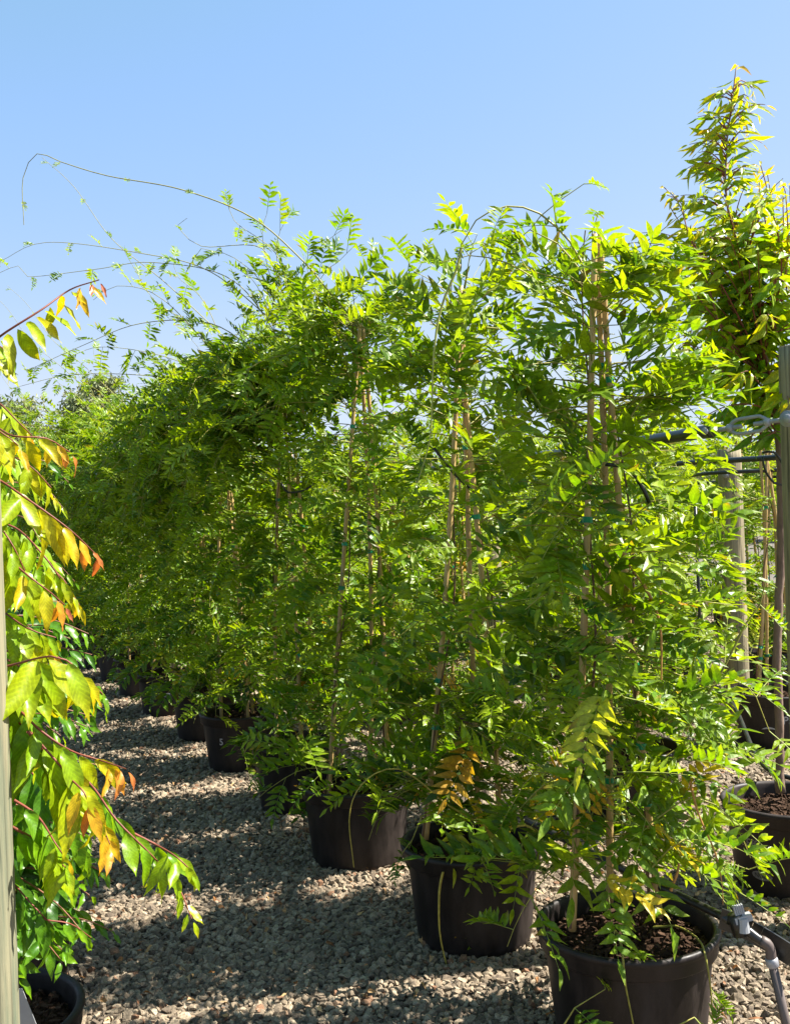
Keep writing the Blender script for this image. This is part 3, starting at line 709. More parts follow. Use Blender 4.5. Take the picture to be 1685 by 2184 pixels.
# ---- rows behind, on the right of the path
base_b = climber(1.19, 5.25, 2.45, 77, 'vine on canes in a black pot just behind the black trellis pipe', 85, 0.42, (0, 0, 0), 0.2, bright=0.5, ls=1.0, group='vines in the second row behind the path row', step=0.085)
sparse_c = climber(2.45, 6.6, 2.1, 87, 'sparse vine in the black pot with grey lettering right of the trunk', 16, 0.26, (0, 0, 0), 0.2, bright=0.55, ls=1.0, group='vines in the third row', step=0.09, skirt=10,
                 lettering=[('SWOOSH', 0.05, 0.16, -0.11), ('Plate', 0.07, 0.2, 0.04)])
base_c = climber(2.0, 7.65, 2.35, 88, 'vine behind the weathered post, first dense one of the third row', 75, 0.40, (0, 0, 0), 0.2, bright=0.55, ls=1.0, group='vines in the third row', step=0.09)
for k in range(11):
    d = 6.75+k*1.02; X = 1.67-0.478*(d-4.2)
    copy_thing(base_b if k % 2 else base_c, (X, d, 0), rr.uniform(0, 6.2), ORD[k]+' vine from the camera in the second row, half hidden behind the path row', 'vines in the second row behind the path row', rr.uniform(0.95, 1.05))
lab_pot = climber(3.15, 8.35, 2.3, 99, 'vine in a brown pot with white lettering behind the far right post', 45, 0.33, (0, 0, 0), 0.2, bright=0.55, group='vines in the third row', step=0.09, mat='pot_brown',
                  lettering=[('effect', 0.095, 0.245, 0.0), ('OVAL', 0.05, 0.14, 0.03)])
for k in range(11):
    d = 8.7+k*1.05; X = 2.45-0.478*(d-6.6)
    copy_thing(base_c if k % 2 else base_b, (X, d, 0), rr.uniform(0, 6.2), ORD[k]+' vine from the camera in the third row, behind the grey posts', 'vines in the third row', rr.uniform(0.92, 1.05))
for k in range(13):
    d = 8.2+k*1.1; X = 3.9-0.478*(d-8.0)
    copy_thing(base_b if k % 2 else base_c, (X, d, 0), rr.uniform(0, 6.2), ORD[k]+' vine from the camera in the fourth row, glimpsed between the nearer rows' if k < 12 else 'last vine of the fourth row', 'vines in the fourth row', rr.uniform(0.95, 1.12))
for k in range(11):
    d = 10.4+k*1.2; X = 6.1-0.478*(d-9.0)
    copy_thing(base_b if k % 2 else base_c, (X, d, 0), rr.uniform(0, 6.2), ORD[k]+' vine from the camera in the fifth and farthest row', 'vines in the fifth row', rr.uniform(1.0, 1.15))

# ------------------------------------------------------------------ broad leaved plants
GB = [np.array(c) for c in ((0.02208, 0.069, 0.0092), (0.0414, 0.1242, 0.00736), (0.1058, 0.23, 0.00552), (0.23, 0.3036, 0.00368), (0.4048, 0.276, 0.00552), (0.4232, 0.1472, 0.0276), (0.276, 0.0736, 0.0322))]
def gb(t):
    t = max(0, min(5.99, t)); k = int(t); return GB[k]*(1-(t-k))+GB[k+1]*(t-k)

def branch(LV, ST, rng, pts, c0, c1, LL=0.11, LW=0.034, step=0.035, hang=0.9, r=0.004, start=0.0, tipsmall=0.6, stemcol=(0.18, 0.045, 0.025), outw=0.55, nfront=0.3):
    pts = smooth(pts, 0.02); k = len(pts)
    ST.tube(pts, np.linspace(r, r*0.35, k), 5, stemcol, cap=False)
    tot = np.sum(np.linalg.norm(np.diff(pts, axis=0), axis=1)); run = 0; acc = step; sg = 1
    for i in range(1, k):
        s_ = np.linalg.norm(pts[i]-pts[i-1]); run += s_; acc += s_; t = run/tot
        if acc > step*(1-0.45*t) and t > start:
            acc = 0; sg = -sg; tg = nrm(pts[i]-pts[i-1]); sd = nrm(np.cross(tg, UP)+1e-6)
            u = nrm(tg*rng.uniform(0.3, 0.8)+sd*sg*outw*rng.uniform(0.5, 1.3)-UP*hang*rng.uniform(0.6, 1.3)+rng.normal(0, 0.12, 3))
            n = nrm(np.array([0.55, -0.85, 0.35])*nfront+SUNV*0.5+rng.normal(0, 0.38, 3))
            sc = (1-tipsmall*max(0, t-0.55)/0.45)*rng.uniform(0.8, 1.12)
            e_ = c0+(min(c1, 2.9)-c0)*t+(c1-min(c1, 2.9))*t**5; cc = gb(e_+rng.normal(0, 0.3)); tp = gb(e_+rng.normal(0.4, 0.25))
            st = pts[i]+u*0.008
            LV.add(st, u, n, LL*sc, LW*sc, cc, tp)

def ball_leaves(LV, ST, rng, axis, nb, R, c0, c1, LL, LW, up=(0.1, 0.8), hang=0.4, spread=None, step=0.035, stemcol=(0.20, 0.08, 0.04), outw=0.6):
    axis = np.array(axis); nf = 0.7 if LL > 0.08 else 0.3
    for k in range(nb):
        t = rng.random(); x = t*(len(axis)-1); i = min(int(x), len(axis)-2); p = axis[i]+(axis[i+1]-axis[i])*(x-i)
        a = rng.uniform(0, 6.28); RR = R(t) if callable(R) else R
        d = nrm([math.cos(a), math.sin(a), rng.uniform(*up)]); L = RR*rng.uniform(0.6, 1.1)
        q = [p, p+d*L*0.4, p+d*L*0.75-UP*0.03, p+d*L-UP*0.10*hang*2]
        branch(LV, ST, rng, q, c0+rng.normal(0, 0.3), c1+rng.normal(0, 0.4), LL, LW, step, hang, 0.0035, stemcol=stemcol, outw=outw, nfront=nf)

# left plant, right beside the near post
rng = np.random.default_rng(7)
OL = np.array([-1.15, 2.62, 0.0])
lp = empty('potted_shrub', OL, 'broad leaved shrub with orange new tips beside the near left post', 'potted plant')
make_pot(lp, 'pot', seed=71)
LV = Leaves(71, fold=0.4, curl=0.3, wave=0.09, tmpl=HI); ST = MB()
ST.tube(smooth([OL+np.array([0, 0, 0.3]), OL+np.array([0.03, 0, 0.9]), OL+np.array([0.0, 0.02, 1.6]), OL+np.array([0, 0, 2.4])]), np.linspace(0.014, 0.006, 44), 8, (0.17, 0.10, 0.06))
BR = [  # px polyline, depth, colours
    (2.1, [(-120, 840), (-40, 760), (0, 718), (90, 660), (150, 618), (212, 597)], 2.8, 5.8, 0.105, 0.028),
    (2.2, [(-160, 780), (-60, 740), (-10, 730), (20, 760)], 1.6, 2.8, 0.12, 0.045),
    (2.15, [(-140, 930), (-30, 905), (30, 930), (100, 935), (150, 965)], 3.2, 5.6, 0.11, 0.036),
    (2.05, [(-140, 930), (-60, 900), (0, 920), (40, 950)], 2.7, 4.0, 0.14, 0.045),
    (2.3, [(-100, 870), (-20, 850), (40, 900), (70, 930)], 2.6, 4.6, 0.10, 0.03),
    (2.05, [(-140, 980), (-20, 1015), (60, 1065), (150, 1130), (208, 1185)], 2.5, 5.9, 0.13, 0.037),
    (2.15, [(-100, 1130), (0, 1180), (70, 1235), (110, 1265), (138, 1290)], 2.6, 5.7, 0.12, 0.036),
    (2.3, [(-100, 1120), (20, 1120), (90, 1180), (140, 1250), (170, 1290)], 2.0, 3.8, 0.11, 0.032),
    (2.35, [(-80, 1200), (40, 1200), (120, 1220), (170, 1290)], 1.8, 3.2, 0.11, 0.03),
    (2.2, [(-60, 1400), (10, 1390), (80, 1370), (130, 1405)], 2.0, 4.6, 0.10, 0.03),
    (2.0, [(-80, 1440), (20, 1420), (110, 1400), (165, 1425), (190, 1480)], 2.5, 4.0, 0.15, 0.046),
    (2.0, [(-80, 1480), (20, 1500), (90, 1560), (150, 1600), (210, 1620), (270, 1640)], 1.8, 5.8, 0.13, 0.037),
    (2.0, [(-60, 1500), (40, 1540), (100, 1600), (160, 1670), (210, 1740), (235, 1800)], 1.8, 4.6, 0.15, 0.042),
    (1.95, [(60, 1560), (130, 1640), (180, 1690), (190, 1720)], 2.6, 4.8, 0.15, 0.042),
    (2.2, [(60, 1600), (180, 1660), (250, 1750), (330, 1830), (380, 1890), (410, 1960)], 1.4, 3.2, 0.11, 0.034),
    (2.18, [(250, 1760), (330, 1800), (380, 1830), (420, 1870)], 1.6, 2.7, 0.10, 0.032),
    (2.25, [(40, 1420), (120, 1440), (200, 1460), (230, 1500)], 1.0, 2.2, 0.10, 0.032),
    (2.1, [(20, 1700), (80, 1740), (120, 1800), (140, 1830)], 1.3, 3.6, 0.13, 0.04),
    (2.1, [(20, 1760), (90, 1800), (140, 1850)], 1.5, 2.9, 0.14, 0.045),
    (2.3, [(-60, 1560), (40, 1620), (110, 1700), (160, 1780), (185, 1850)], 0.8, 2.0, 0.12, 0.042),
    (2.35, [(-60, 1660), (40, 1720), (110, 1800), (165, 1880)], 0.6, 1.6, 0.11, 0.040),
    (2.35, [(-60, 1860), (20, 1930), (90, 1960), (150, 1970), (195, 2000)], 0.8, 1.8, 0.10, 0.036),
    (2.35, [(-60, 1780), (10, 1860), (70, 1930), (130, 1990)], 0.7, 1.5, 0.11, 0.038),
    (2.2, [(-120, 1050), (-40, 1080), (20, 1150), (60, 1230)], 1.6, 2.9, 0.13, 0.044),
    (2.15, [(-120, 1280), (-20, 1290), (60, 1340), (120, 1360)], 1.4, 2.9, 0.12, 0.040),
    (2.3, [(-100, 980), (-20, 960), (60, 990), (110, 1040)], 2.2, 3.4, 0.12, 0.038),
    (2.1, [(-80, 1380), (0, 1400), (70, 1440), (120, 1500)], 1.8, 3.2, 0.14, 0.046),
]
for d, pl, a, b_, LL, LW in BR:
    branch(LV, ST, rng, [P(x, y, d+0.05*math.sin(i*2)) for i, (x, y) in enumerate(pl)], a, b_, LL*0.92, LW*1.0, 0.024, 1.0, 0.0035, nfront=1.0)
ball_leaves(LV, ST, rng, [OL+np.array([0.05, 0.0, 0.56]), OL+np.array([0.05, -0.1, 1.0]), OL+np.array([-0.05, 0, 1.45])], 250, 0.33, 0.2, 1.7, 0.10, 0.038, (-0.2, 0.5), 0.4, step=0.032)
ball_leaves(LV, ST, rng, [OL+np.array([-0.1, 0, 1.5]), OL+np.array([-0.15, 0, 2.3])], 12, 0.28, 1.2, 2.9, 0.11, 0.036, (-0.1, 0.5), 0.8, step=0.028)
m = MB(); LV.to(m, OL); m.build('foliage', 'broad', lp, True); ST.build('branches', 'stem', lp, True, OL)
# label card in the pot
q = MB(); R = np.array(Matrix.Rotation(math.radians(-12), 3, 'Y'))@np.array(Matrix.Rotation(math.radians(14), 3, 'X'))
q.box((-0.028, -0.0008, 0.0), (0.028, 0.0008, 0.15), R=R, off=P(68, 2225, 2.36)-OL)
q.build('label_card', 'white', lp)

# second left plant behind it and one more further along
def left_shrub(o, seed, label, n1=60, s=1.0):
    rng = np.random.default_rng(seed); o = np.array(o, float)
    e = empty('potted_shrub', o, label, 'potted plant', 'broad leaved shrubs left of the path')
    make_pot(e, 'pot', seed=seed, chips=False)
    LV = Leaves(seed, fold=0.4, curl=0.35, wave=0.1); ST = MB()
    ST.tube(smooth([np.array([0, 0, 0.3]), np.array([0.03, 0, 0.9]), np.array([0, 0, 2.0])]), 0.012, 7, (0.17, 0.10, 0.06))
    ball_leaves(LV, ST, rng, [(0, 0, 0.4), (0, 0, 1.1), (0, 0, 1.9)], n1, 0.33, 0.8, 2.2, 0.085, 0.030, (-0.2, 0.5), 0.6)
    m = MB(); LV.to(m); m.build('foliage', 'broad', e); ST.build('branches', 'stem', e, True)
    return e
S2 = left_shrub((-1.46, 3.55, 0), 81, 'broad leaved green shrub in a pot behind the nearest left one')
for k in range(4):
    d = 4.5+k*1.0
    copy_thing(S2, (-1.06-0.478*(d-2.6)-0.05, d, 0), k*1.3, ['third', 'fourth', 'fifth', 'sixth'][k]+' broad leaved shrub from the camera left of the path, mostly outside the frame', 'broad leaved shrubs left of the path', 1.0)

# right-hand potted tree
rng = np.random.default_rng(17)
OT = np.array([1.615, 4.22, 0.0])
tt = empty('potted_tree', OT, 'tall slender tree with yellow green tip rising at the right', 'potted tree')
make_pot(tt, 'pot_brown', [('Plant Effect', 0.052, 0.215, -0.19), ('TM', 0.014, 0.242, -0.03), ('OVAL', 0.045, 0.105, -0.12), ('#NGIA', 0.028, 0.096, -0.12)], faceang=-math.pi/2+0.02-math.atan2(1.615, 4.22), seed=91, prmat='print_dim')
tr = smooth([P(1662, 1690, 4.2), P(1660, 1500, 4.2), P(1657, 1380, 4.2), P(1664, 1200, 4.2), P(1663, 1000, 4.2), P(1650, 860, 4.2), P(1625, 740, 4.22), P(1580, 560, 4.2), P(1550, 440, 4.2), P(1548, 330, 4.2), P(1562, 200, 4.2), P(1570, 140, 4.2)], 0.04)
rr_ = np.interp(np.linspace(0, 1, len(tr)), [0, 0.08, 0.4, 0.55, 0.75, 1], [0.021, 0.0175, 0.0165, 0.013, 0.006, 0.002])
m = MB(); m.tube(tr+np.random.default_rng(3).normal(0, 0.0015, tr.shape), rr_, 10); m.build('trunk', 'bark', tt, True, OT)
LV = Leaves(91, fold=0.45, curl=0.35, wave=0.1); ST = MB()
BDEF = branch
def tseg(a, b): return [p for p in tr if a <= p[2] <= b]
SCOL = (0.22, 0.06, 0.035)
ball_leaves(LV, ST, rng, tseg(1.95, 2.65), 110, 0.56, 1.9, 3.2, 0.105, 0.040, (0.1, 1.0), 0.5, stemcol=SCOL)
ball_leaves(LV, ST, rng, tseg(2.45, 2.9), 40, 0.27, 2.4, 3.4, 0.11, 0.028, (0.4, 1.2), 0.35, stemcol=SCOL)
ball_leaves(LV, ST, rng, tseg(2.85, 3.25), 36, 0.20, 2.6, 3.4, 0.11, 0.025, (0.5, 1.2), 0.35, stemcol=SCOL)
ball_leaves(LV, ST, rng, tseg(3.15, 3.45), 18, 0.14, 2.8, 3.5, 0.11, 0.023, (0.4, 1.0), 0.35, stemcol=SCOL)
branch(LV, ST, rng, tseg(2.75, 9), 2.4, 3.9, 0.11, 0.023, 0.026, 0.35, 0.003, stemcol=SCOL, tipsmall=0.1, outw=0.9, nfront=0.6)
# limbs reaching the outline of the crown
for pl, a_, b_ in [([(1620, 760), (1540, 640), (1470, 520), (1440, 430), (1430, 410)], 1.4, 3.6), ([(1610, 760), (1500, 640), (1440, 560), (1400, 540)], 1.0, 3.0),
                   ([(1630, 740), (1650, 560), (1640, 420), (1620, 370)], 1.4, 3.6), ([(1630, 740), (1690, 560), (1680, 430), (1670, 400)], 1.4, 3.6),
                   ([(1640, 860), (1560, 780), (1480, 740), (1440, 760)], 0.5, 1.8), ([(1640, 820), (1560, 720), (1500, 620), (1480, 520)], 1.2, 3.4),
                   ([(1650, 900), (1600, 880), (1540, 880), (1510, 900)], 0.2, 1.2), ([(1640, 800), (1600, 640), (1590, 520), (1560, 470)], 1.6, 3.6), ([(1650, 930), (1640, 900), (1620, 930), (1600, 950)], 0.2, 1.2)]:
    for j in range(3):
        dd = 4.2+(j-1)*0.13
        q = [P(x+rng.normal(0, 12), y+rng.normal(0, 12), 4.2 if i == 0 else dd) for i, (x, y) in enumerate(pl)]
        branch(LV, ST, rng, q, a_+1.3, min(3.5, b_+0.5), 0.105, 0.031, 0.026, 0.5, 0.005, stemcol=SCOL, nfront=0.6)
m = MB(); LV.to(m, OT); m.build('foliage', 'broad', tt); ST.build('branches', 'stem', tt, True, OT)

# ------------------------------------------------------------------ posts
def post(name, x, y, h, r, label, mat='post', lean=(0, 0), seed=0, group='round timber posts of the trellis'):
    e = empty(name, (x, y, 0), label, 'post', group)
    rng = np.random.default_rng(seed); m = MB(); ns = 28; k = 26
    z = np.linspace(-0.05, h, k); th = np.arange(ns)*2*math.pi/ns
    V = []
    ph = rng.uniform(0, 6, 4)
    for i in range(k):
        rr = r*(1+0.02*np.sin(3*th+ph[0]+z[i])+0.012*np.sin(7*th+ph[1]))*(1 if i < k-1 else 0.96)
        cx = lean[0]*z[i]; cy = lean[1]*z[i]
        V.append(np.stack([cx+rr*np.cos(th), cy+rr*np.sin(th), np.full(ns, z[i])+0.004*np.sin(th+ph[2])*(i == k-1)], 1))
    V = np.array(V); q = [(i*ns+j, i*ns+(j+1) % ns, (i+1)*ns+(j+1) % ns, (i+1)*ns+j) for i in range(k-1) for j in range(ns)]
    v = np.vstack([V.reshape(-1, 3), [[lean[0]*h, lean[1]*h, h]]])
    t = [((k-1)*ns+j, (k-1)*ns+(j+1) % ns, k*ns) for j in range(ns)]
    m.add(v, q, t); m.build('shaft', mat, e, True)
    return e
def bolt(parent, p, d, r=0.014, L=0.012, name='bolt'):
    m = MB(); p = np.array(p); d = nrm(d)
    m.tube([p, p+d*0.003], r*1.7, 16); m.tube([p+d*0.003, p+d*(0.003+L)], r, 6); return m.build(name, 'galv', parent, True)

X, Yd = 1.525, 3.75
near_post = post('timber_post', X, Yd, 2.22, 0.075, 'tall grey timber post at the right edge holding the turnbuckle', seed=1, lean=(0.009, 0))
post('timber_post', (1040-842)/FPX*7.2, 7.2, 2.02, 0.078, 'grey timber post half hidden behind the second vine', seed=2)
post('timber_post', -1.18, 11.08, 2.03, 0.075, 'distant timber post behind the fourth vine', seed=3)
fp = post('timber_post', 2.50, 7.42, 2.02, 0.086, 'weathered timber post standing behind the black pots at right', seed=4)
bolt(fp, (-0.055, -0.078, 1.83), (-0.4, -1, 0))
m = MB(); m.box((0.02, -0.098, 1.53), (0.055, -0.082, 1.56)); m.build('rusty_bracket', mat_noise('rust', [(0.3, (0.25, 0.07, 0.03)), (0.7, (0.36, 0.13, 0.06))], 60, rough=0.9), fp)
post('timber_post', 2.50-0.478*4.3, 11.7, 2.02, 0.08, 'far timber post of the second trellis line', seed=5)
lpo = post('timber_post', P(42, 2184, 1.9)[0]-0.094, 1.9, 2.6, 0.092, 'pale greenish timber post close to the camera at the left edge', mat='post_green', seed=6)

# far slim black riser pole behind climber 1
m = MB(); a = P(1483, 1100, 7.0); m.tube([np.array([a[0], a[1], 0]), np.array([a[0], a[1], 1.75])], 0.011, 10)
o = m.build('riser_pipe', 'pipe', None, True); tag(o, 'thin upright black pipe between the vine and the far post', 'pipe')

# ------------------------------------------------------------------ trellis wires in black sleeves
def sleeve(name, pts, r, label, group='black sleeved trellis wires', stripe=False, parts=None):
    e = empty(name, tuple(pts[0]), label, 'trellis wire', group); o = np.array(pts[0])
    q = smooth(pts, 0.12); rr = np.interp(np.linspace(0, 1, len(q)), [0, 1], r) if not np.isscalar(r) else r
    m = MB(); m.tube(q, rr, 12); m.build('sleeve', 'pipe', e, True, o)
    if stripe:
        m = MB()
        for a in (0.2, 0.9):
            m.tube(q+np.array([-0.3*math.cos(a), -1*math.cos(a), math.sin(a)*1.0])*(np.asarray(rr).reshape(-1, 1) if not np.isscalar(rr) else rr)*0.97, 0.0016, 4)
        m.build('stripe', 'green_line', e, True, o)
    return e
tb0 = P(1683, 893, 3.62); tb1 = P(1515, 919, 4.95)      # turnbuckle ends
pA = [P(1517, 919, 3.84), P(1400, 937, 4.25), P(1213, 963, 5.3), P(1035, 986, 7.08), P(870, 1006, 8.3), P(620, 1032, 11.0)]
sA = sleeve('sleeved_wire', pA, [0.025, 0.016], 'black sleeved wire running from the turnbuckle away to the left', stripe=True)
m = MB(); q0 = np.array(pA[0]); dirA = nrm(np.array(pA[0])-np.array(pA[1]))
m.tube([q0-dirA*0.22, q0-dirA*0.1, q0], [0.0255, 0.0265, 0.028], 14, cap=False); m.tube([q0-dirA*0.22, q0-dirA*0.1, q0], [0.0245, 0.0255, 0.0268], 14, cap=False)
m.build('frayed_end', 'pipe', sA, True, q0)
sleeve('sleeved_wire', [P(1800, 955, 5.6), P(1672, 974, 5.7), P(1500, 985, 6.3), P(1300, 998, 7.2), P(1050, 1013, 8.8)], 0.017, 'thick black sleeved wire crossing the slender trunk at right')
sleeve('sleeved_wire', [P(1760, 995, 6.9), P(1645, 1003, 7.1), P(1520, 1009, 7.3), P(1380, 1022, 8.2), P(1036, 1040, 11.3)], 0.014, 'thin black sleeved wire bolted to the weathered far post')
sleeve('sleeved_wire', [P(1760, 1008, 8.9), P(1640, 1018, 9.2), P(1500, 1030, 9.9), P(1300, 1046, 11.4)], 0.014, 'lowest and farthest black wire right of the weathered post')

# turnbuckle
tb = empty('turnbuckle', tb0, 'galvanised steel turnbuckle tensioning the black wire at the right post', 'turnbuckle')
A = tb0; B = np.array(q0); d = nrm(B-A); L = np.linalg.norm(B-A); upv = nrm(UP-d*np.dot(UP, d)); off = A
def tp(t, h=0.0, s=0.0): return A+d*L*t+upv*h+np.cross(d, upv)*s
m = MB()
for s_ in (-1, 1):
    m.tube(smooth([tp(0.26, 0.006*s_), tp(0.31, 0.017*s_), tp(0.36, 0.0265*s_), tp(0.5, 0.028*s_), tp(0.66, 0.0265*s_), tp(0.72, 0.017*s_), tp(0.77, 0.006*s_)], 0.01), 0.0068, 10)
m.tube([tp(0.235), tp(0.25), tp(0.30), tp(0.315)], [0.010, 0.0155, 0.0155, 0.011], 14); m.tube([tp(0.715), tp(0.73), tp(0.78), tp(0.80)], [0.011, 0.0155, 0.0155, 0.010], 14)
m.build('frame', 'galv', tb, True, off)
for t0, t1_ in ((0.0, 0.44), (0.60, 0.97)):
    m = MB(); k = int((t1_-t0)*L/0.0016); tt_ = np.linspace(t0, t1_, k)
    m.tube([tp(x) for x in tt_], 0.0085+0.0006*np.where(np.arange(k) % 2, 1, -1), 10); m.build('threaded_rod', 'galv', tb, True, off)
m = MB(); m.tube([tp(0.01, 0, -0.012), tp(0.01, 0, 0.012)], 0.030, 20); m.tube([tp(0.01, 0, 0.012), tp(0.01, 0, 0.020)], 0.019, 6); m.tube([tp(0.01, 0, -0.020), tp(0.01, 0, -0.012)], 0.019, 6); m.build('eye_nut', 'galv', tb, True, off)
m = MB(); m.tube([tp(1.05, 0, -0.032), tp(1.05, 0, -0.022)], 0.014, 8); m.build('clamp_bolt', 'galv', tb, True, off)

# black tie tubes looped from the wires to the stems
def tube_tie(pl, d, r, label):
    q = smooth([P(x, y, d+(c[0] if c else 0)) for x, y, *c in pl], 0.02); m = MB(); m.tube(q, r, 8); o = m.build('plant_tie_tube', 'pipe', None, True, q[0]); o.location = tuple(q[0])
    tag(o, label, 'tie')
tube_tie([(925, 955), (960, 1000), (1000, 1040), (1040, 1065), (1082, 1092)], 3.7, 0.0055, 'slanting black tie tube across the canes of the second vine')
tube_tie([(1625, 975), (1632, 1005), (1650, 1030), (1668, 1035), (1672, 1000), (1650, 965), (1625, 966)], 4.15, 0.005, 'black loop of tie tube around the slender trunk')
tube_tie([(1290, 990), (1340, 1000), (1375, 1050), (1385, 1075)], 3.0, 0.006, 'short black tie tube on the nearest vine')
tube_tie([(600, 1030), (615, 1050), (650, 1045), (672, 1030)], 5.4, 0.006, 'black tie tube looped near the fourth vine')

# ------------------------------------------------------------------ irrigation fitting, bottom right
ir = empty('irrigation_pipe', P(1640, 2184, 2.75), 'black irrigation pipe with grey riser and pale tap beside the nearest pot', 'irrigation pipe')
off = P(1640, 2184, 2.75)
q = smooth([P(1120, 1748, 3.45), P(1180, 1778, 3.4), P(1300, 1840, 3.25), P(1430, 1902, 3.02), P(1530, 1950, 2.86), P(1560, 1966, 2.82)], 0.04)
m = MB(); m.tube(q, 0.0125, 12); m.build('black_pipe', 'pipe', ir, True, off)
q = [P(1535, 1958, 2.84), P(1600, 1985, 2.80), P(1690, 2040, 2.74), P(1800, 2110, 2.66)]
m = MB(); Q = smooth(q, 0.03)
for i in range(len(Q)-1):
    dd = nrm(Q[i+1]-Q[i]); up_ = nrm(UP-dd*np.dot(UP, dd))*0.030; sd_ = np.cross(dd, up_)*0.10
    v = [Q[i]-up_-sd_, Q[i]-up_+sd_, Q[i]+up_+sd_, Q[i]+up_-sd_, Q[i+1]-up_-sd_, Q[i+1]-up_+sd_, Q[i+1]+up_+sd_, Q[i+1]+up_-sd_]
    m.add(v, [(0, 1, 2, 3), (7, 6, 5, 4), (0, 4, 5, 1), (1, 5, 6, 2), (2, 6, 7, 3), (3, 7, 4, 0)])
m.build('flat_strap', 'pipe', ir, False, off)
m = MB(); a = P(1572, 1962, 2.78); b_ = P(1600, 1986, 2.76)
m.tube(smooth([P(1553, 1962, 2.79), P(1580, 1975, 2.77), P(1612, 2000, 2.75), P(1628, 2010, 2.745)], 0.01), 0.0135, 14)
m.build('connector_pipe', 'pipe', ir, True, off)
m = MB(); m.tube([P(1566, 1950, 2.77), P(1580, 1992, 2.77)], [0.021, 0.024], 14); m.build('valve_body', 'pipe', ir, True, off)
m = MB(); c = P(1577, 1948, 2.76)
Rz = np.array(Matrix.Rotation(math.radians(-14), 3, 'Y'))
for k in range(5): m.box((-0.014+0.0058*k, -0.006, 0), (-0.0105+0.0058*k, 0.006, 0.024), R=Rz, off=c)
m.box((-0.0135, -0.0035, -0.012), (0.0125, 0.0035, 0.022), R=Rz, off=c)
m.box((-0.020, -0.011, -0.024), (0.028, 0.011, -0.006), R=Rz, off=c)
m.tube([c+np.array([0.008, -0.004, -0.050]), c+np.array([0.006, -0.002, -0.012])], [0.017, 0.015], 14)
m.build('tap_handle', 'white', ir, False, off)
m = MB(); q = smooth([P(1622, 2006, 2.745), P(1634, 2012, 2.74), P(1641, 2024, 2.74), P(1644, 2045, 2.74)], 0.006)
m.tube(q, 0.0145, 14); m.build('elbow', 'grey_pipe', ir, True, off)
m = MB(); a = P(1643, 2042, 2.74); b_ = P(1648, 2062, 2.74)
m.tube([a, a+(b_-a)*0.15, a+(b_-a)*0.85, b_], [0.0145, 0.0175, 0.0175, 0.0145], 14); m.build('hose_clamp', 'galv', ir, True, off)
a = P(1646, 2055, 2.74); b_ = P(1680, 2200, 2.74); dd = nrm(b_-a); m = MB(); m.tube([a, a+dd*(a[2]/max(0.01, -dd[2]))], 0.0125, 14); m.build('riser', 'grey_pipe', ir, True, off)

# irrigation line lying on the ground among the right pots
m = MB(); m.tube(smooth([P(1500, 1480, 6.3), P(1560, 1500, 5.7), P(1620, 1625, 4.55), P(1700, 1665, 4.3)], 0.05), 0.011, 8)
o = m.build('drip_line', 'pipe', None, True); tag(o, 'thin black drip line crossing behind the lettered brown pot', 'hose')
m = MB(); c = P(352, 1483, 8.2)
m.box((-0.05, -0.002, -0.015), (0.05, 0.002, 0.015), off=c); o = m.build('pot_tag', 'white', None); tag(o, 'small white tag on the rim of a distant path pot', 'tag')

# fallen leaves and clutter on the gravel
rng = np.random.default_rng(31); LV = Leaves(31, 0.5, 0.6, 0.25)
cs = [(0.30, 0.14, 0.05), (0.42, 0.24, 0.10), (0.20, 0.09, 0.04), (0.50, 0.33, 0.16)]
for k in range(800):
    y = 2.2+7*rng.random()**1.2; x = rng.uniform(-0.42*y, 0.44*y)
    a = rng.uniform(0, 6.28); u = np.array([math.cos(a), math.sin(a), rng.normal(0.05, 0.1)])
    LV.add(np.array([x, y, 0.024+rng.uniform(0, 0.01)]), u, UP+rng.normal(0, 0.45, 3), rng.uniform(0.018, 0.045), rng.uniform(0.009, 0.018), np.array(cs[rng.integers(4)])*rng.uniform(0.7, 1.2))
m = MB(); LV.to(m); o = m.build('leaf_litter', 'dead'); tag(o, 'dry brown fallen leaves scattered on the gravel', 'leaf litter', None, 'stuff')

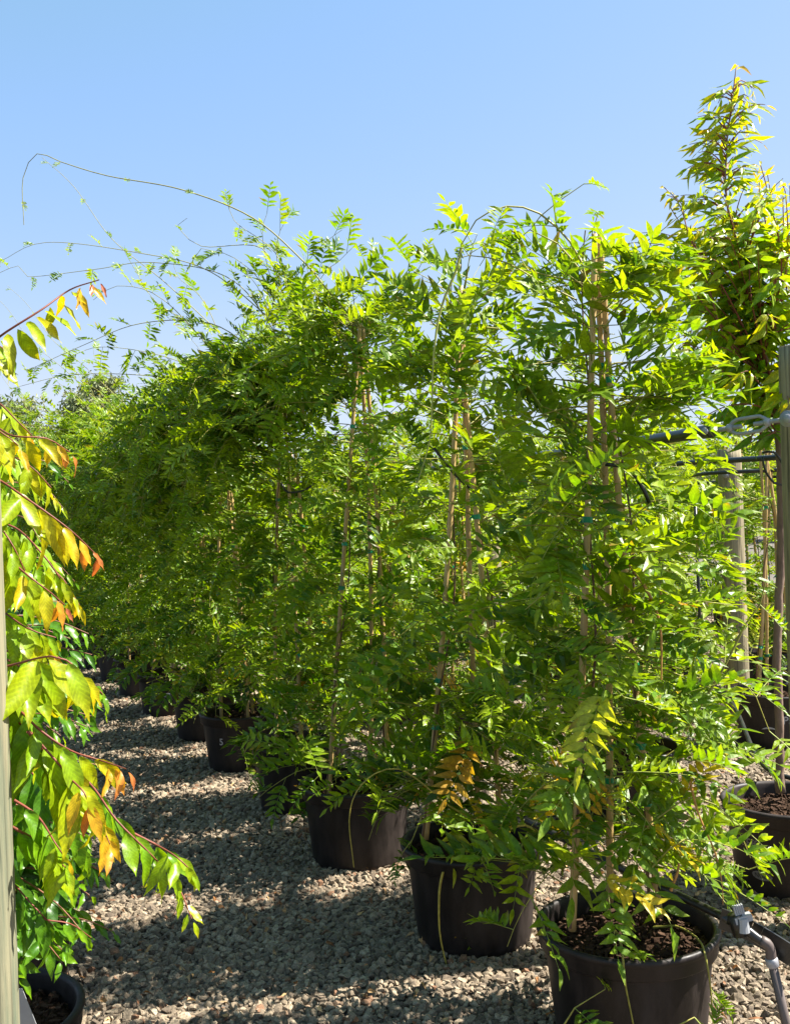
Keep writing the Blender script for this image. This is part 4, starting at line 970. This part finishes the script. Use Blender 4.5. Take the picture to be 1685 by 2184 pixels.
# ------------------------------------------------------------------ distant gum trees
def gum(x, y, H, W, seed, label):
    rng = np.random.default_rng(seed); e = empty('gum_tree', (x, y, 0), label, 'tree', 'distant gum trees')
    m = MB(); m.tube(smooth([(0, 0, 0), (0.2, 0, H*0.4), (-0.1, 0, H*0.85)], 0.5), 0.25, 8)
    LV = Leaves(seed, 0.2, 0.2, 0.1)
    for k in range(70):
        a = rng.uniform(0, 6.28); t = rng.random(); rad = W*math.sqrt(rng.random())*(0.5+0.5*math.sin(math.pi*min(1, t*1.1+0.1)))
        c = np.array([rad*math.cos(a), rad*math.sin(a), H*(0.35+0.62*t)])
        m.tube([np.array([0, 0, c[2]-0.8]), c*0.6+np.array([0, 0, c[2]*0.4-0.2]), c], [0.08, 0.05, 0.02], 4)
        g0 = np.array([(0.10, 0.13, 0.055), (0.14, 0.17, 0.075), (0.19, 0.20, 0.10)][rng.integers(3)])
        for j in range(110):
            o_ = rng.normal(0, 1, 3)*np.array([0.75, 0.75, 0.5])*W*0.22
            LV.add(c+o_, nrm(rng.normal(0, 1, 3)-UP*0.8), rng.normal(0, 1, 3), rng.uniform(0.2, 0.4), 0.10, g0*rng.uniform(0.7, 1.3))
    m.build('trunk', 'bark', e, True); q = MB(); LV.to(q); q.build('crown', 'gum', e)
for px, d, ty, W, sd in [(25, 60, 850, 2.6, 1), (75, 66, 905, 2.4, 2), (165, 58, 835, 2.0, 3), (215, 62, 800, 2.0, 4), (-80, 60, 830, 3, 5), (330, 64, 850, 2.6, 6), (-160, 64, 860, 3, 7)]:
    t_ = P(px, ty, d); gum(t_[0], d, t_[2], W, 300+sd, ['', 'grey green gum tree far behind at left edge', 'lower gum tree just right of the left edge one', 'distant gum tree above the vine row with bare branches', 'gum tree peeping through the vine tendrils', 'gum tree beyond the left frame edge', 'gum tree hidden behind the vines', 'gum tree outside left'][sd])

# low trees closing the view behind the rows at the right
src = [o for o in bpy.data.objects if o.name.startswith('gum_tree')]
rt = random.Random(9)
for k in range(16):
    d = rt.uniform(34, 46); px = 380+k*92
    t_ = P(px, 1000, d)
    c = copy_thing(src[k % len(src)], (t_[0], d, 0), k*1.1, (['first']+ORD+['fourteenth', 'fifteenth', 'sixteenth'])[k]+' from the left of the low trees closing the view behind the rows', 'low trees behind the rows', 1.0)
    h = max((q.co.z for q in src[k % len(src)].children[0].data.vertices), default=8)
    f = rt.uniform(3.4, 4.3)/h; c.scale = (f*1.5, f*1.5, f)
